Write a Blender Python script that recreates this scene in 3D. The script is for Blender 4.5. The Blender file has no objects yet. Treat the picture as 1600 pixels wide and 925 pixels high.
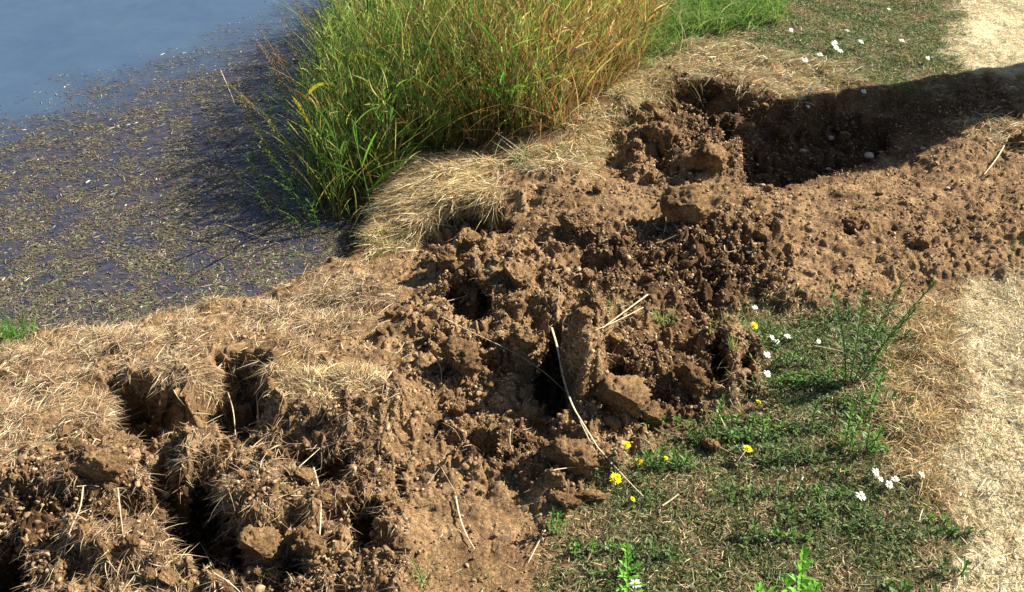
import bpy, math, random
import numpy as np
R = math.radians
rng = np.random.default_rng(11)
random.seed(5)
scene = bpy.context.scene
COL = scene.collection

# ------------------------------------------------------------------ camera, sky, sun, exposure
H, PITCH, F = 1.6, R(36.0), 1537.0
cam_d = bpy.data.cameras.new('camera'); cam = bpy.data.objects.new('camera', cam_d); COL.objects.link(cam)
cam.location = (0, 0, H); cam.rotation_euler = (R(90) - PITCH, 0, 0)
cam_d.sensor_width = 36.0; cam_d.lens = 36.0 * F / 1600.0
cam_d.clip_start = 0.02; cam_d.clip_end = 3000
scene.camera = cam
SUN_EL, SUN_AZ = 39.0, 19.0           # azimuth measured from +X (right) towards +Y (away)
w = bpy.data.worlds.new('World'); scene.world = w; w.use_nodes = True
nt = w.node_tree; bg = nt.nodes['Background']
sky = nt.nodes.new('ShaderNodeTexSky'); sky.sky_type = 'NISHITA'; sky.sun_disc = False
sky.sun_elevation = R(SUN_EL); sky.sun_rotation = R(90 - SUN_AZ)
nt.links.new(sky.outputs[0], bg.inputs[0]); bg.inputs[1].default_value = 0.05
sd_ = bpy.data.lights.new('sun', 'SUN'); sd_.energy = 5.0; sd_.angle = R(0.5); sd_.color = (1.0, 0.95, 0.86)
sun = bpy.data.objects.new('sun', sd_); COL.objects.link(sun)
sun.rotation_euler = (R(90 - SUN_EL), 0, R(90 + SUN_AZ))
sun.location = (5, 3, 6)
vs = scene.view_settings
vs.view_transform = 'Standard'; vs.look = 'None'; vs.exposure = 1.22; vs.gamma = 1.0; vs.use_curve_mapping = False
scene.cycles.max_bounces = 6; scene.cycles.diffuse_bounces = 1; scene.cycles.glossy_bounces = 2
scene.cycles.transmission_bounces = 3; scene.cycles.transparent_max_bounces = 4

# ------------------------------------------------------------------ small maths helpers
cp, sp = math.cos(PITCH), math.sin(PITCH)
def unproj(px, py, z=0.0):
    dx = (px - 800) / F; dy = (462.5 - py) / F
    Y = cp + dy * sp; Z = -sp + dy * cp
    t = (z - H) / Z
    return np.array([dx * t, Y * t, z])
def proj(x, y, z):
    d = y * cp + (H - z) * sp
    u = y * sp - (H - z) * cp
    d = np.where(d < 0.05, 0.05, d)
    return 800 + F * x / d, 462.5 - F * u / d
def sstep(a, b, x):
    t = np.clip((x - a) / (b - a), 0, 1); return t * t * (3 - 2 * t)
def _hash(ix, iy, k):
    h = (ix.astype(np.int64) * 374761393 + iy.astype(np.int64) * 668265263 + k * 1442695041) & 0xffffffff
    h = ((h ^ (h >> 13)) * 1274126177) & 0xffffffff
    h = (h ^ (h >> 16)) & 0xffffffff
    return h.astype(np.float64) / 4294967295.0
def perlin(x, y, k=0):
    ix = np.floor(x); iy = np.floor(y); fx = x - ix; fy = y - iy
    ux = fx * fx * fx * (fx * (fx * 6 - 15) + 10); uy = fy * fy * fy * (fy * (fy * 6 - 15) + 10)
    def g(ox, oy):
        a = _hash(ix + ox, iy + oy, k) * 2 * np.pi
        return np.cos(a) * (fx - ox) + np.sin(a) * (fy - oy)
    a = g(0, 0); b = g(1, 0); c = g(0, 1); d = g(1, 1)
    return 1.5 * ((a + (b - a) * ux) * (1 - uy) + (c + (d - c) * ux) * uy)
def fbm(x, y, s, octv=4, k=0, gain=0.5):
    r = 0; a = 1; n = 0
    for i in range(octv):
        r = r + a * perlin(x / s + 17.3 * i, y / s - 9.1 * i, k + i); n += a; a *= gain; s *= 0.5
    return r / n
def cells(x, y, s, k=0):
    """broken angular clods with cracks between: height 0..1 (each with a tilted top), plus a random value of the cell"""
    X = x / s; Y = y / s; ix = np.floor(X); iy = np.floor(Y)
    f1 = np.full(X.shape, 9.0); f2 = np.full(X.shape, 9.0); rv = np.zeros(X.shape); tl = np.zeros(X.shape)
    for ox in (-1, 0, 1):
        for oy in (-1, 0, 1):
            cx = ix + ox; cy = iy + oy
            px = cx + _hash(cx, cy, k) * 0.95; py = cy + _hash(cx, cy, k + 7) * 0.95
            d = np.hypot(X - px, Y - py)
            m = d < f1; f2 = np.where(m, f1, np.minimum(f2, d)); f1 = np.where(m, d, f1)
            rv = np.where(m, _hash(cx, cy, k + 13), rv)
            tl = np.where(m, (X - px) * (_hash(cx, cy, k + 17) - 0.5) + (Y - py) * (_hash(cx, cy, k + 19) - 0.5), tl)
    e = f2 - f1; t = np.clip(e / 0.42, 0, 1)
    return np.clip((1 - np.exp(-3.2 * t)) * (1.0 - 0.75 * f1 * f1) + tl * 0.9 * t, 0, 1.3), rv
def seg_d(x, y, ax, ay, bx, by):
    vx, vy = bx - ax, by - ay
    t = np.clip(((x - ax) * vx + (y - ay) * vy) / (vx * vx + vy * vy + 1e-9), 0, 1)
    return np.hypot(x - ax - t * vx, y - ay - t * vy)
def poly_sd(x, y, pts):
    """signed distance, positive inside"""
    inside = np.zeros(x.shape, bool); d = np.full(x.shape, 1e9); n = len(pts)
    for i in range(n):
        ax, ay = pts[i]; bx, by = pts[(i + 1) % n]
        d = np.minimum(d, seg_d(x, y, ax, ay, bx, by))
        if ay != by:
            c = ((ay > y) != (by > y)) & (x < (bx - ax) * (y - ay) / (by - ay) + ax)
            inside ^= c
    return np.where(inside, d, -d)

# ------------------------------------------------------------------ terrain grid (fan of rows, finest close by)
ys = [0.66]; 
while ys[-1] < 6.4:
    d = 0.81 * ys[-1] + 0.94
    ys.append(ys[-1] + max(0.0026, 0.85 * d * d / (984 * 1.6)))
far = [ys[-1]]
while far[-1] < 400: far.append(far[-1] + (far[-1] - (far[-2] if len(far) > 1 else far[-1] - 0.03)) * 1.18)
near = [0.66]; st = 0.01
while near[-1] > -40: near.append(near[-1] - st); st *= 1.2
ys = np.array(near[:0:-1] + ys + far[1:])
du = 0.85 / 984
uc = np.arange(-0.64, 0.64 + du / 2, du); ue = [0.64]; st = du
while ue[-1] < 60: st *= 1.15; ue.append(ue[-1] + st)
ue = np.array(ue[1:]); us = np.concatenate([-ue[::-1], uc, ue])
s_y = np.maximum(0.81 * ys + 0.94, 0.6)
GX = us[None, :] * s_y[:, None]; GY = np.repeat(ys[:, None], len(us), 1)
NR, NC = GX.shape

WZ = -0.28
shore_px = [(-2500, 900), (-900, 660), (-300, 585), (0, 545), (200, 528), (330, 494), (450, 464), (540, 418), (588, 362), (600, 290),
            (650, 225), (760, 165), (850, 95), (950, 5), (1040, -90), (1160, -230), (1250, -400)]
shore = [tuple(unproj(px, py, WZ)[:2]) for px, py in shore_px]
shore = [(-60, -30)] + [(-12, -4)] + shore[2:]
wpoly = shore + [(60, 60), (60, 900), (-900, 900), (-900, -30)]
SD = np.empty(GX.shape)
SD[:] = -poly_sd(GX, GY, wpoly)                        # >0 on land, metres from the water line
edge_w = SD + 0.05 * fbm(GX, GY, 0.35, 3, 3)
H0 = WZ + 0.10 * sstep(-0.03, 0.10, edge_w) + 0.18 * sstep(0.05, 0.75, edge_w) - 0.25 * sstep(0.02, -0.5, edge_w)
H0 = H0 + 0.0 * GX
PX, PY = proj(GX, GY, H0)
PY = np.where((GY * cp + (H - H0) * sp) < 0.3, 3000, PY)
wob = 9.0                                              # irregular borders
WXp = PX + wob * fbm(GX, GY, 0.10, 3, 21) * 3 + 26 * fbm(GX, GY, 0.35, 2, 23) + 8 * fbm(GX, GY, 0.03, 2, 27)
WYp = PY + wob * fbm(GX, GY, 0.10, 3, 33) * 2.4 + 18 * fbm(GX, GY, 0.35, 2, 35) + 6 * fbm(GX, GY, 0.03, 2, 37)

def mask(polys, soft=14, wobbly=True):
    m = np.zeros(GX.shape); X, Y = (WXp, WYp) if wobbly else (PX, PY)
    for pts, s in polys:
        xs = [p[0] for p in pts]; yy = [p[1] for p in pts]
        sel = (X > min(xs) - 40) & (X < max(xs) + 40) & (Y > min(yy) - 40) & (Y < max(yy) + 40)
        v = sstep(-soft, soft, poly_sd(X[sel], Y[sel], pts)) * s
        m[sel] = np.maximum(m[sel], v)
    return m
BIG = 6000
PATH = mask([([(1490, -500), (1478, 60), (1500, 118), (BIG, 118), (BIG, -500)], 1),
             ([(1488, 478), (1560, 448), (1800, 440), (BIG, 440), (BIG, BIG), (1470, BIG), (1478, 850), (1500, 770), (1462, 700), (1502, 640), (1482, 560)], 1)], 42)
PATH = np.clip(PATH * (1 - 0.5 * sstep(0.10, 0.42, fbm(GX, GY, 0.22, 4, 281, 0.6))) * sstep(-0.35, 0.1, fbm(GX, GY, 0.12, 4, 283, 0.6) + 2.2 * PATH - 0.9), 0, 1)
SOIL = mask([([(640, 380), (700, 335), (790, 330), (775, 262), (900, 268), (930, 190), (1005, 118), (1110, 112), (1190, 128), (1250, 165), (1330, 140), (1480, 128), (1620, 150),
               (BIG, 150), (BIG, 440), (1560, 442), (1480, 455), (1430, 470), (1300, 492), (1215, 478), (1120, 492), (1175, 550), (1182, 620), (1100, 650), (1030, 690),
               (960, 765), (900, 785), (860, 830), (830, 925), (800, 1100), (780, BIG), (-1500, BIG), (-900, 900), (-60, 760), (50, 735), (140, 700), (170, 605), (300, 590), (420, 575), (430, 640), (520, 745),
               (625, 720), (612, 600), (560, 540), (600, 470), (660, 450)], 1),
             ([(430, 630), (520, 650), (625, 650), (640, 745), (520, 760), (420, 740)], 1),
             ([(400, 500), (480, 455), (560, 420), (660, 380), (700, 480), (620, 600), (560, 560), (430, 570)], 0.55)], 16)
STRAW = mask([([(-1500, 620), (-300, 560), (0, 525), (200, 510), (330, 480), (450, 450), (560, 412), (610, 470), (570, 550), (440, 578), (350, 590), (170, 612), (130, 715), (0, 740), (-100, 770), (-900, 900), (-1500, BIG)], 1),
              ([(432, 575), (500, 560), (590, 605), (612, 650), (560, 670), (450, 640)], 0.5),
              ([(575, 395), (600, 290), (650, 258), (760, 245), (800, 300), (790, 330), (700, 342), (640, 385)], 1),
              ([(60, 925), (110, 850), (230, 860), (300, 930), (300, 1100), (0, 1100)], 0.4),
              ([(150, 700), (300, 690), (480, 660), (440, 740), (300, 720), (200, 745)], 0.35),
              ([(340, 790), (480, 740), (520, 800), (420, 840)], 0.35),
              ([(900, 215), (1000, 95), (1130, 55), (1330, 118), (1260, 160), (1180, 128), (1100, 112), (1010, 118), (930, 190)], 0.9),
              ([(800, 258), (850, 280), (905, 268), (940, 215), (1005, 165), (1030, 120), (1000, 80), (880, 220)], 0.85),
              ([(1380, 560), (1400, 480), (1500, 470), (1500, 640), (1470, 700), (1500, 790), (1450, 800), (1400, 690)], 0.85),
              ([(1470, 190), (1600, 190), (1700, 230), (1560, 240)], 0.35)], 16)
GREEN = mask([([(830, BIG), (832, 925), (862, 828), (962, 768), (1035, 700), (1110, 650), (1185, 620), (1180, 550), (1130, 497), (1215, 482), (1300, 494), (1380, 480), (1400, 560), (1420, 690), (1462, 800), (1470, 900), (1470, BIG)], 1),
              ([(1100, 62), (1240, 20), (1290, -300), (1490, -300), (1480, 60), (1490, 122), (1340, 122), (1200, 85)], 1),
              ([(990, 95), (1000, -400), (1320, -400), (1260, -40), (1210, 45), (1080, 62)], 1)], 34)
LAND = sstep(0.0, 0.03, SD)
SOIL *= LAND; STRAW *= sstep(-0.04, 0.0, SD); GREEN *= LAND; PATH *= LAND
REST = np.clip(1 - SOIL - STRAW - GREEN - PATH, 0, 1) * LAND

# relief
coarse = mask([([(880, 360), (1210, 350), (1250, 470), (1100, 490), (900, 450)], 1), ([(1000, 110), (1180, 130), (1160, 290), (1000, 260), (960, 180)], 0.9),
               ([(0, 700), (430, 690), (430, 620), (625, 650), (640, 925), (640, 1100), (0, 1100)], 1.0), ([(640, 480), (1180, 480), (1180, 700), (900, 790), (680, 760)], 0.75),
               ([(640, 380), (900, 380), (900, 490), (640, 490)], 0.6), ([(1350, 330), (1700, 330), (1700, 440), (1400, 450)], 0.12)], 30)
rough = np.clip(SOIL * (0.32 + 0.7 * coarse), 0, 1)
smooth = mask([([(620, 760), (840, 730), (840, 925), (640, 960)], 1), ([(470, 590), (640, 560), (620, 660), (500, 640)], 0.0), ([(1180, 250), (1700, 250), (1700, 330), (1250, 330)], 0.5)], 30)
rough *= (1 - 0.55 * smooth)
wx = GX + 0.02 * fbm(GX, GY, 0.06, 2, 71); wy = GY + 0.02 * fbm(GX, GY, 0.06, 2, 77)
c1, r1 = cells(wx, wy, 0.115, 1); c2, r2 = cells(wx, wy, 0.048, 2); c3, r3 = cells(wx, wy, 0.021, 3); c4, r4 = cells(wx, wy, 0.0105, 4)
HZ = H0.copy()
patch = sstep(-0.25, 0.35, fbm(GX, GY, 0.3, 2, 91))
rough = np.clip(np.maximum(rough, 0.45 * STRAW * (PX < 700) * sstep(0.0, 0.35, fbm(GX, GY, 0.22, 3, 261))), 0, 1)
HZ += rough * (0.040 * fbm(GX, GY, 0.40, 3, 5) + 0.066 * c1 * (r1 ** 1.2) * patch + 0.040 * c2 * r2 * (0.4 + 0.6 * (1 - patch) + 0.3) + 0.021 * c3 * (0.3 + r3) + 0.009 * c4 * (0.4 + r4) + 0.016 * fbm(GX, GY, 0.04, 3, 50) - 0.035 * sstep(0.05, 0.35, fbm(GX, GY, 0.12, 3, 57)))
HZ += (STRAW + GREEN + REST) * (0.016 * fbm(GX, GY, 0.16, 4, 9)) + STRAW * 0.030 * fbm(GX, GY, 0.11, 3, 19)
HZ += sstep(1440, 1520, PX) * (0.016 * fbm(GX, GY, 0.13, 4, 41) + 0.006 * c3 * r3)

def bump(px, py, rx, ry, h, pw=1.0):
    """a rounded rise of given height over an oval given in the ground's own picture position"""
    global HZ
    d = np.hypot((WXp - px) / rx, (WYp - py) / ry)
    HZ += h * np.clip(1 - d, 0, 1) ** pw * np.where(d < 1, 1, 0) * (2 - np.clip(1 - d, 0, 1)) ** 1
for b in [(700, 315, 120, 70, 0.075), (560, 650, 110, 80, 0.06), (270, 560, 260, 60, 0.04), (100, 770, 130, 60, 0.05), (340, 700, 130, 40, 0.035),
          (170, 880, 130, 50, 0.05), (430, 800, 120, 60, 0.05), (950, 540, 60, 60, 0.05), (1000, 600, 90, 40, 0.03), (760, 440, 120, 60, 0.04), (1130, 560, 60, 60, 0.03),
          (820, 290, 90, 40, 0.035), (700, 590, 90, 50, 0.03), (650, 640, 60, 40, 0.03), (1110, 240, 60, 40, 0.05), (1000, 225, 60, 30, 0.03), (540, 450, 120, 50, 0.03)]:
    bump(*b)

# pits: rim outline, depth, wall width (in picture px on the ground), undercut
PITS = [
    ([(160, 598), (230, 592), (290, 622), (330, 585), (345, 562), (432, 560), (436, 640), (405, 680), (300, 705), (225, 705), (165, 682), (148, 640)], 0.21, 12, 0.03),
    ([(100, 690), (160, 665), (170, 700), (130, 735), (60, 738), (40, 720)], 0.08, 10, 0.02),
    ([(225, 755), (290, 725), (345, 710), (395, 735), (375, 790), (410, 850), (405, 930), (310, 930), (230, 870), (170, 820), (165, 775)], 0.36, 12, 0.05),
    ([(-40, 830), (45, 820), (65, 880), (60, 990), (-80, 990)], 0.22, 14, 0.03),
    ([(535, 795), (590, 780), (612, 805), (600, 850), (560, 870), (535, 850)], 0.14, 10, 0.03),
    ([(450, 705), (560, 715), (575, 765), (500, 785), (440, 765)], 0.13, 10, 0.03),
    ([(836, 560), (858, 515), (880, 520), (888, 580), (898, 640), (905, 660), (880, 672), (850, 645), (820, 610), (818, 585)], 0.22, 10, 0.03),
    ([(940, 600), (985, 595), (1010, 640), (960, 668), (930, 655)], 0.06, 10, 0.02),
    ([(690, 450), (740, 440), (775, 470), (785, 500), (760, 525), (710, 505), (680, 480)], 0.14, 12, 0.03),
    ([(790, 505), (820, 510), (825, 540), (795, 545)], 0.07, 8, 0.01),
    ([(1100, 552), (1125, 548), (1145, 570), (1150, 610), (1160, 630), (1125, 625), (1100, 605), (1075, 600), (1075, 585), (1102, 582)], 0.14, 7, 0.02),
    ([(1158, 545), (1172, 550), (1180, 600), (1172, 628), (1158, 610)], 0.10, 5, 0.01),
    ([(640, 372), (685, 342), (735, 328), (790, 330), (815, 352), (790, 378), (720, 385), (655, 392)], 0.14, 7, 0.04),
    ([(715, 680), (760, 682), (805, 715), (800, 735), (760, 728), (720, 705)], 0.06, 10, 0.01),
    ([(925, 180), (985, 160), (1000, 178), (940, 205)], 0.07, 6, 0.02),
    ([(1150, 225), (1185, 195), (1240, 180), (1300, 152), (1360, 160), (1400, 172), (1410, 205), (1350, 236), (1260, 278), (1200, 290), (1155, 280)], 0.10, 24, 0.02),
    ([(1060, 205), (1100, 160), (1150, 150), (1160, 190), (1130, 225), (1090, 240), (1060, 235)], 0.05, 12, 0.02),
    ([(1010, 140), (1060, 125), (1110, 125), (1180, 150), (1130, 160), (1060, 170), (1015, 170)], 0.04, 9, 0.02),
    ([(1000, 240), (1050, 235), (1060, 262), (1010, 262)], 0.05, 8, 0.01),
    ([(1020, 320), (1060, 305), (1095, 320), (1090, 362), (1045, 366), (1020, 350)], 0.06, 8, 0.01),
    ([(1310, 345), (1335, 338), (1350, 360), (1325, 372)], 0.05, 5, 0.01),
    ([(244, 552), (285, 546), (290, 562), (262, 572)], 0.10, 5, 0.015),
    ([(455, 560), (500, 555), (520, 585), (470, 590)], 0.03, 8, 0.0),
    ([(205, 700), (262, 695), (268, 745), (225, 765), (195, 740)], 0.14, 8, 0.03),
    ([(330, 695), (395, 680), (470, 690), (465, 720), (400, 728), (345, 722)], 0.10, 9, 0.03),
    ([(112, 812), (165, 806), (170, 842), (120, 848)], 0.12, 7, 0.03),
    ([(420, 870), (480, 862), (500, 925), (430, 940)], 0.14, 8, 0.03),
    ([(612, 735), (638, 735), (635, 790), (612, 790)], 0.07, 6, 0.01),
    ([(500, 625), (620, 640), (600, 665), (520, 655)], 0.04, 8, 0.01),
    ([(870, 250), (900, 245), (905, 268), (870, 268)], 0.05, 6, 0.01),
    ([(1050, 395), (1110, 380), (1200, 400), (1190, 440), (1110, 460), (1040, 445), (1000, 430)], 0.05, 18, 0.01),
    ([(640, 545), (670, 535), (680, 560), (650, 570)], 0.04, 6, 0.01),
]
SHX = np.zeros(GX.shape); SHY = np.zeros(GX.shape); PITM = np.zeros(GX.shape)
JX = PX + 7 * fbm(GX, GY, 0.05, 3, 61) * 2; JY = PY + 6 * fbm(GX, GY, 0.05, 3, 63) * 2
for pts, dep, wpx, und in PITS:
    xs = [p[0] for p in pts]; yy = [p[1] for p in pts]
    sel = (PX > min(xs) - 60) & (PX < max(xs) + 60) & (PY > min(yy) - 60) & (PY < max(yy) + 60)
    s = poly_sd(JX[sel], JY[sel], pts)
    t = sstep(-wpx * 0.25, wpx, s)
    nz = 0.75 + 0.5 * c1[sel] * r1[sel] - 0.3 * c2[sel]
    HZ[sel] -= 1.15 * dep * t * nz
    cxy = unproj(sum(xs) / len(xs), sum(yy) / len(yy), -0.03)
    dx = GX[sel] - cxy[0]; dy = GY[sel] - cxy[1]; L = np.hypot(dx, dy) + 1e-6
    prof = np.exp(-((s - wpx * 0.75) / (wpx * 0.45)) ** 2) - 0.55 * np.exp(-((s + wpx * 0.1) / (wpx * 0.6)) ** 2)
    und *= 1.4; SHX[sel] += und * prof * dx / L; SHY[sel] += und * prof * dy / L
    PITM[sel] = np.maximum(PITM[sel], t)
# scarp under the turf edge at the back: ragged step down that runs out forwards
JX2 = PX + 22 * fbm(GX, GY, 0.16, 4, 65); JY2 = PY + 16 * fbm(GX, GY, 0.12, 4, 67)
sc_ = sstep(-2, 9, poly_sd(JX2, JY2, [(900, 215), (945, 178), (1005, 132), (1100, 124), (1180, 150), (1250, 165), (1330, 142), (1440, 140), (1500, 175), (1520, 330), (900, 330)]))
HZ -= 0.075 * sc_ * sstep(325, 215, PY) * sstep(1520, 1400, PX) * sstep(880, 960, PX) * (0.8 + 0.5 * c1 * r1)
# upright block standing at the right side of the central hollow, and other stubs of unbroken soil
for pts, hh in (([(886, 560), (925, 552), (940, 595), (934, 642), (908, 650), (893, 610)], 0.15), ([(1128, 590), (1142, 588), (1158, 640), (1140, 645)], 0.05), ([(790, 540), (828, 545), (826, 585), (800, 585)], 0.05),
                ([(700, 565), (735, 560), (745, 600), (705, 605)], 0.05), ([(1055, 330), (1090, 325), (1095, 355), (1060, 360)], 0.06)):
    HZ += hh * sstep(-2, 9, poly_sd(JX, JY, pts)) * (0.8 + 0.3 * c2)
def _blur(A):
    B = A.copy(); B[1:-1, :] = 0.25 * A[:-2, :] + 0.5 * A[1:-1, :] + 0.25 * A[2:, :]
    C_ = B.copy(); C_[:, 1:-1] = 0.25 * B[:, :-2] + 0.5 * B[:, 1:-1] + 0.25 * B[:, 2:]
    return C_
HZ = _blur(HZ)
# sideways roughness, so that faces overhang like broken soil
k_ = np.clip(rough, 0, 1)
SHX += k_ * (0.016 * fbm(GX, GY, 0.05, 3, 81)); SHY += k_ * (0.020 * fbm(GX, GY, 0.05, 3, 83))
HZ = np.where(SD < -0.02, np.minimum(HZ, WZ - 0.03), HZ)
VX = GX + SHX; VY = GY + SHY; VZ = HZ
# normals
tu = np.stack([np.gradient(VX, axis=1), np.gradient(VY, axis=1), np.gradient(VZ, axis=1)], -1)
tv = np.stack([np.gradient(VX, axis=0), np.gradient(VY, axis=0), np.gradient(VZ, axis=0)], -1)
NRM = np.cross(tu, tv); NRM /= np.linalg.norm(NRM, axis=-1, keepdims=True) + 1e-12
FX, FY = proj(VX, VY, VZ)
INF = (FX > -60) & (FX < 1660) & (FY > -60) & (FY < 985) & (GY > 0.8)
VIS = (FX > -230) & (FX < 1840) & (FY > -120) & (FY < 1400) & (GY > 0.64)
AREA = (np.linalg.norm(np.cross(tu, tv), axis=-1))

DAMP_SHADE = np.clip(0.9 * sstep(0.0, 0.35, fbm(GX, GY, 0.28, 4, 241, 0.6)) * SOIL * coarse
    + mask([([(880, 365), (1100, 360), (1220, 390), (1200, 470), (1060, 480), (930, 450)], 0.8), ([(1005, 120), (1170, 130), (1150, 240), (1050, 230)], 0.8), ([(1040, 130), (1180, 150), (1480, 138), (1600, 130), (1600, 180), (1450, 215), (1260, 285), (1150, 285), (1100, 220)], 1.0), ([(0, 740), (250, 700), (420, 740), (400, 925), (0, 925)], 0.6)], 30)  # damp soil patches, plus the shadow over the big hollow painted in darker
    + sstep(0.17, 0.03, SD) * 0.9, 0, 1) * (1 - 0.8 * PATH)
# ------------------------------------------------------------------ tagging, mesh building
def tag(o, label=None, cat=None, group=None, kind=None):
    if label: o['label'] = label
    if cat: o['category'] = cat
    if group: o['group'] = group
    if kind: o['kind'] = kind
    return o
def mesh_np(name, verts, faces, mat, parent=None, cols=None, smooth=True, extra=None):
    """verts (N,3), faces (M,k) all of one size"""
    me = bpy.data.meshes.new(name)
    verts = np.ascontiguousarray(verts, np.float32); faces = np.ascontiguousarray(faces, np.int32)
    m, k = faces.shape
    me.vertices.add(len(verts)); me.vertices.foreach_set('co', verts.ravel())
    me.loops.add(m * k); me.loops.foreach_set('vertex_index', faces.ravel())
    me.polygons.add(m); me.polygons.foreach_set('loop_start', np.arange(0, m * k, k, dtype=np.int32))
    if smooth: me.polygons.foreach_set('use_smooth', np.ones(m, bool))
    if cols is not None:
        a = me.color_attributes.new('tint', 'FLOAT_COLOR', 'POINT')
        c4_ = np.ones((len(verts), 4), np.float32); c4_[:, :3] = cols; a.data.foreach_set('color', c4_.ravel())
    if extra is not None:
        a = me.color_attributes.new('zone', 'FLOAT_COLOR', 'POINT'); a.data.foreach_set('color', np.ascontiguousarray(extra, np.float32).ravel())
    me.update(calc_edges=True)
    me.materials.append(mat)
    o = bpy.data.objects.new(name, me); COL.objects.link(o)
    if parent: o.parent = parent
    return o
def empty(name, loc, label=None, cat=None, group=None):
    o = bpy.data.objects.new(name, None); COL.objects.link(o); o.location = loc; o.empty_display_size = 0.02
    return tag(o, label, cat, group)

# ------------------------------------------------------------------ materials
def new_mat(name):
    m = bpy.data.materials.new(name); m.use_nodes = True
    t = m.node_tree; return m, t, t.nodes['Principled BSDF'], t.nodes['Material Output']
def N(t, kind, **kw):
    n = t.nodes.new(kind)
    for k, v in kw.items():
        if hasattr(n, k): setattr(n, k, v)
        else: n.inputs[k].default_value = v
    return n
def mixc(t, a, b, fac, blend='MIX'):
    n = t.nodes.new('ShaderNodeMix'); n.data_type = 'RGBA'; n.blend_type = blend
    for s, v in ((n.inputs[0], fac), (n.inputs[6], a), (n.inputs[7], b)):
        if isinstance(v, (int, float)): s.default_value = v
        elif isinstance(v, tuple): s.default_value = (*v, 1)
        else: t.links.new(v, s)
    return n.outputs[2]
def ramp(t, src, stops):
    n = t.nodes.new('ShaderNodeValToRGB'); e = n.color_ramp.elements
    while len(e) < len(stops): e.new(0.5)
    for el, (p, c) in zip(e, stops): el.position = p; el.color = (*c, 1) if len(c) == 3 else c
    t.links.new(src, n.inputs[0]); return n.outputs[0]
def tex(t, scale, detail=6, rough_=0.6, vec=None, kind='ShaderNodeTexNoise'):
    n = t.nodes.new(kind); n.inputs['Scale'].default_value = scale
    if kind == 'ShaderNodeTexNoise': n.inputs['Detail'].default_value = detail; n.inputs['Roughness'].default_value = rough_
    if vec is not None: t.links.new(vec, n.inputs['Vector'])
    return n
def soil_colour(t, pos, damp_shade=None):
    n1 = tex(t, 9, 8, 0.65, pos); n2 = tex(t, 70, 6, 0.7, pos); n3 = tex(t, 260, 4, 0.7, pos)
    soil = ramp(t, n1.outputs[0], [(0.3, (0.130, 0.079, 0.039)), (0.5, (0.265, 0.170, 0.088)), (0.7, (0.40, 0.274, 0.150))])
    soil = mixc(t, soil, ramp(t, n2.outputs[0], [(0.35, (0.5, 0.46, 0.44)), (0.62, (1.3, 1.28, 1.2))]), 0.85, 'MULTIPLY')
    soil = mixc(t, soil, ramp(t, n3.outputs[0], [(0.4, (0.45, 0.41, 0.40)), (0.66, (1.6, 1.55, 1.45))]), 0.8, 'MULTIPLY')
    if damp_shade is not None: soil = mixc(t, soil, mixc(t, soil, (0.38, 0.33, 0.31), 1.0, 'MULTIPLY'), damp_shade)  # darkens damp soil and the painted shadow band alike
    return soil
def ground_mat():
    m, t, p, out = new_mat('earth_and_turf')
    geo = t.nodes.new('ShaderNodeNewGeometry'); pos = geo.outputs['Position']
    z = N(t, 'ShaderNodeVertexColor', layer_name='zone'); sep = t.nodes.new('ShaderNodeSeparateColor'); t.links.new(z.outputs[0], sep.inputs[0])
    n1 = tex(t, 9, 8, 0.65, pos); n2 = tex(t, 70, 6, 0.7, pos); n3 = tex(t, 260, 4, 0.7, pos)
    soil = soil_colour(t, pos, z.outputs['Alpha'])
    straw = ramp(t, n2.outputs[0], [(0.3, (0.13, 0.075, 0.035)), (0.55, (0.30, 0.19, 0.09)), (0.75, (0.48, 0.34, 0.17))])
    green = ramp(t, n2.outputs[0], [(0.3, (0.035, 0.028, 0.014)), (0.55, (0.13, 0.085, 0.045)), (0.75, (0.26, 0.17, 0.09))])
    path = ramp(t, n2.outputs[0], [(0.3, (0.44, 0.34, 0.19)), (0.5, (0.72, 0.61, 0.37)), (0.75, (0.88, 0.80, 0.56))])
    path = mixc(t, path, ramp(t, n3.outputs[0], [(0.35, (0.6, 0.55, 0.5)), (0.62, (1.25, 1.25, 1.25))]), 0.8, 'MULTIPLY')
    c = mixc(t, soil, straw, sep.outputs[0]); c = mixc(t, c, green, sep.outputs[1]); c = mixc(t, c, path, sep.outputs[2])
    t.links.new(c, p.inputs['Base Color']); p.inputs['Roughness'].default_value = 0.95; p.inputs['Specular IOR Level'].default_value = 0.15
    b1 = N(t, 'ShaderNodeBump'); b1.inputs['Strength'].default_value = 0.9; b1.inputs['Distance'].default_value = 0.006
    n4 = tex(t, 160, 5, 0.75, pos); t.links.new(n4.outputs[0], b1.inputs['Height'])
    t.links.new(b1.outputs[0], p.inputs['Normal'])
    return m
def tint_mat(name, rough_=0.6, transl=0.0, spec=0.3, noise=0.0, scale=200):
    m, t, p, out = new_mat(name)
    a = N(t, 'ShaderNodeVertexColor', layer_name='tint'); c = a.outputs[0]
    if noise:
        g = t.nodes.new('ShaderNodeNewGeometry'); n = tex(t, scale, 5, 0.7, g.outputs['Position'])
        c = mixc(t, c, ramp(t, n.outputs[0], [(0.35, (1 - noise,) * 3), (0.65, (1 + noise,) * 3)]), 1.0, 'MULTIPLY')
    t.links.new(c, p.inputs['Base Color']); p.inputs['Roughness'].default_value = rough_; p.inputs['Specular IOR Level'].default_value = spec
    if transl:
        tr = t.nodes.new('ShaderNodeBsdfTranslucent'); t.links.new(c, tr.inputs[0])
        mx = t.nodes.new('ShaderNodeMixShader'); mx.inputs[0].default_value = transl
        t.links.new(p.outputs[0], mx.inputs[1]); t.links.new(tr.outputs[0], mx.inputs[2]); t.links.new(mx.outputs[0], out.inputs[0])
    return m
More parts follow.
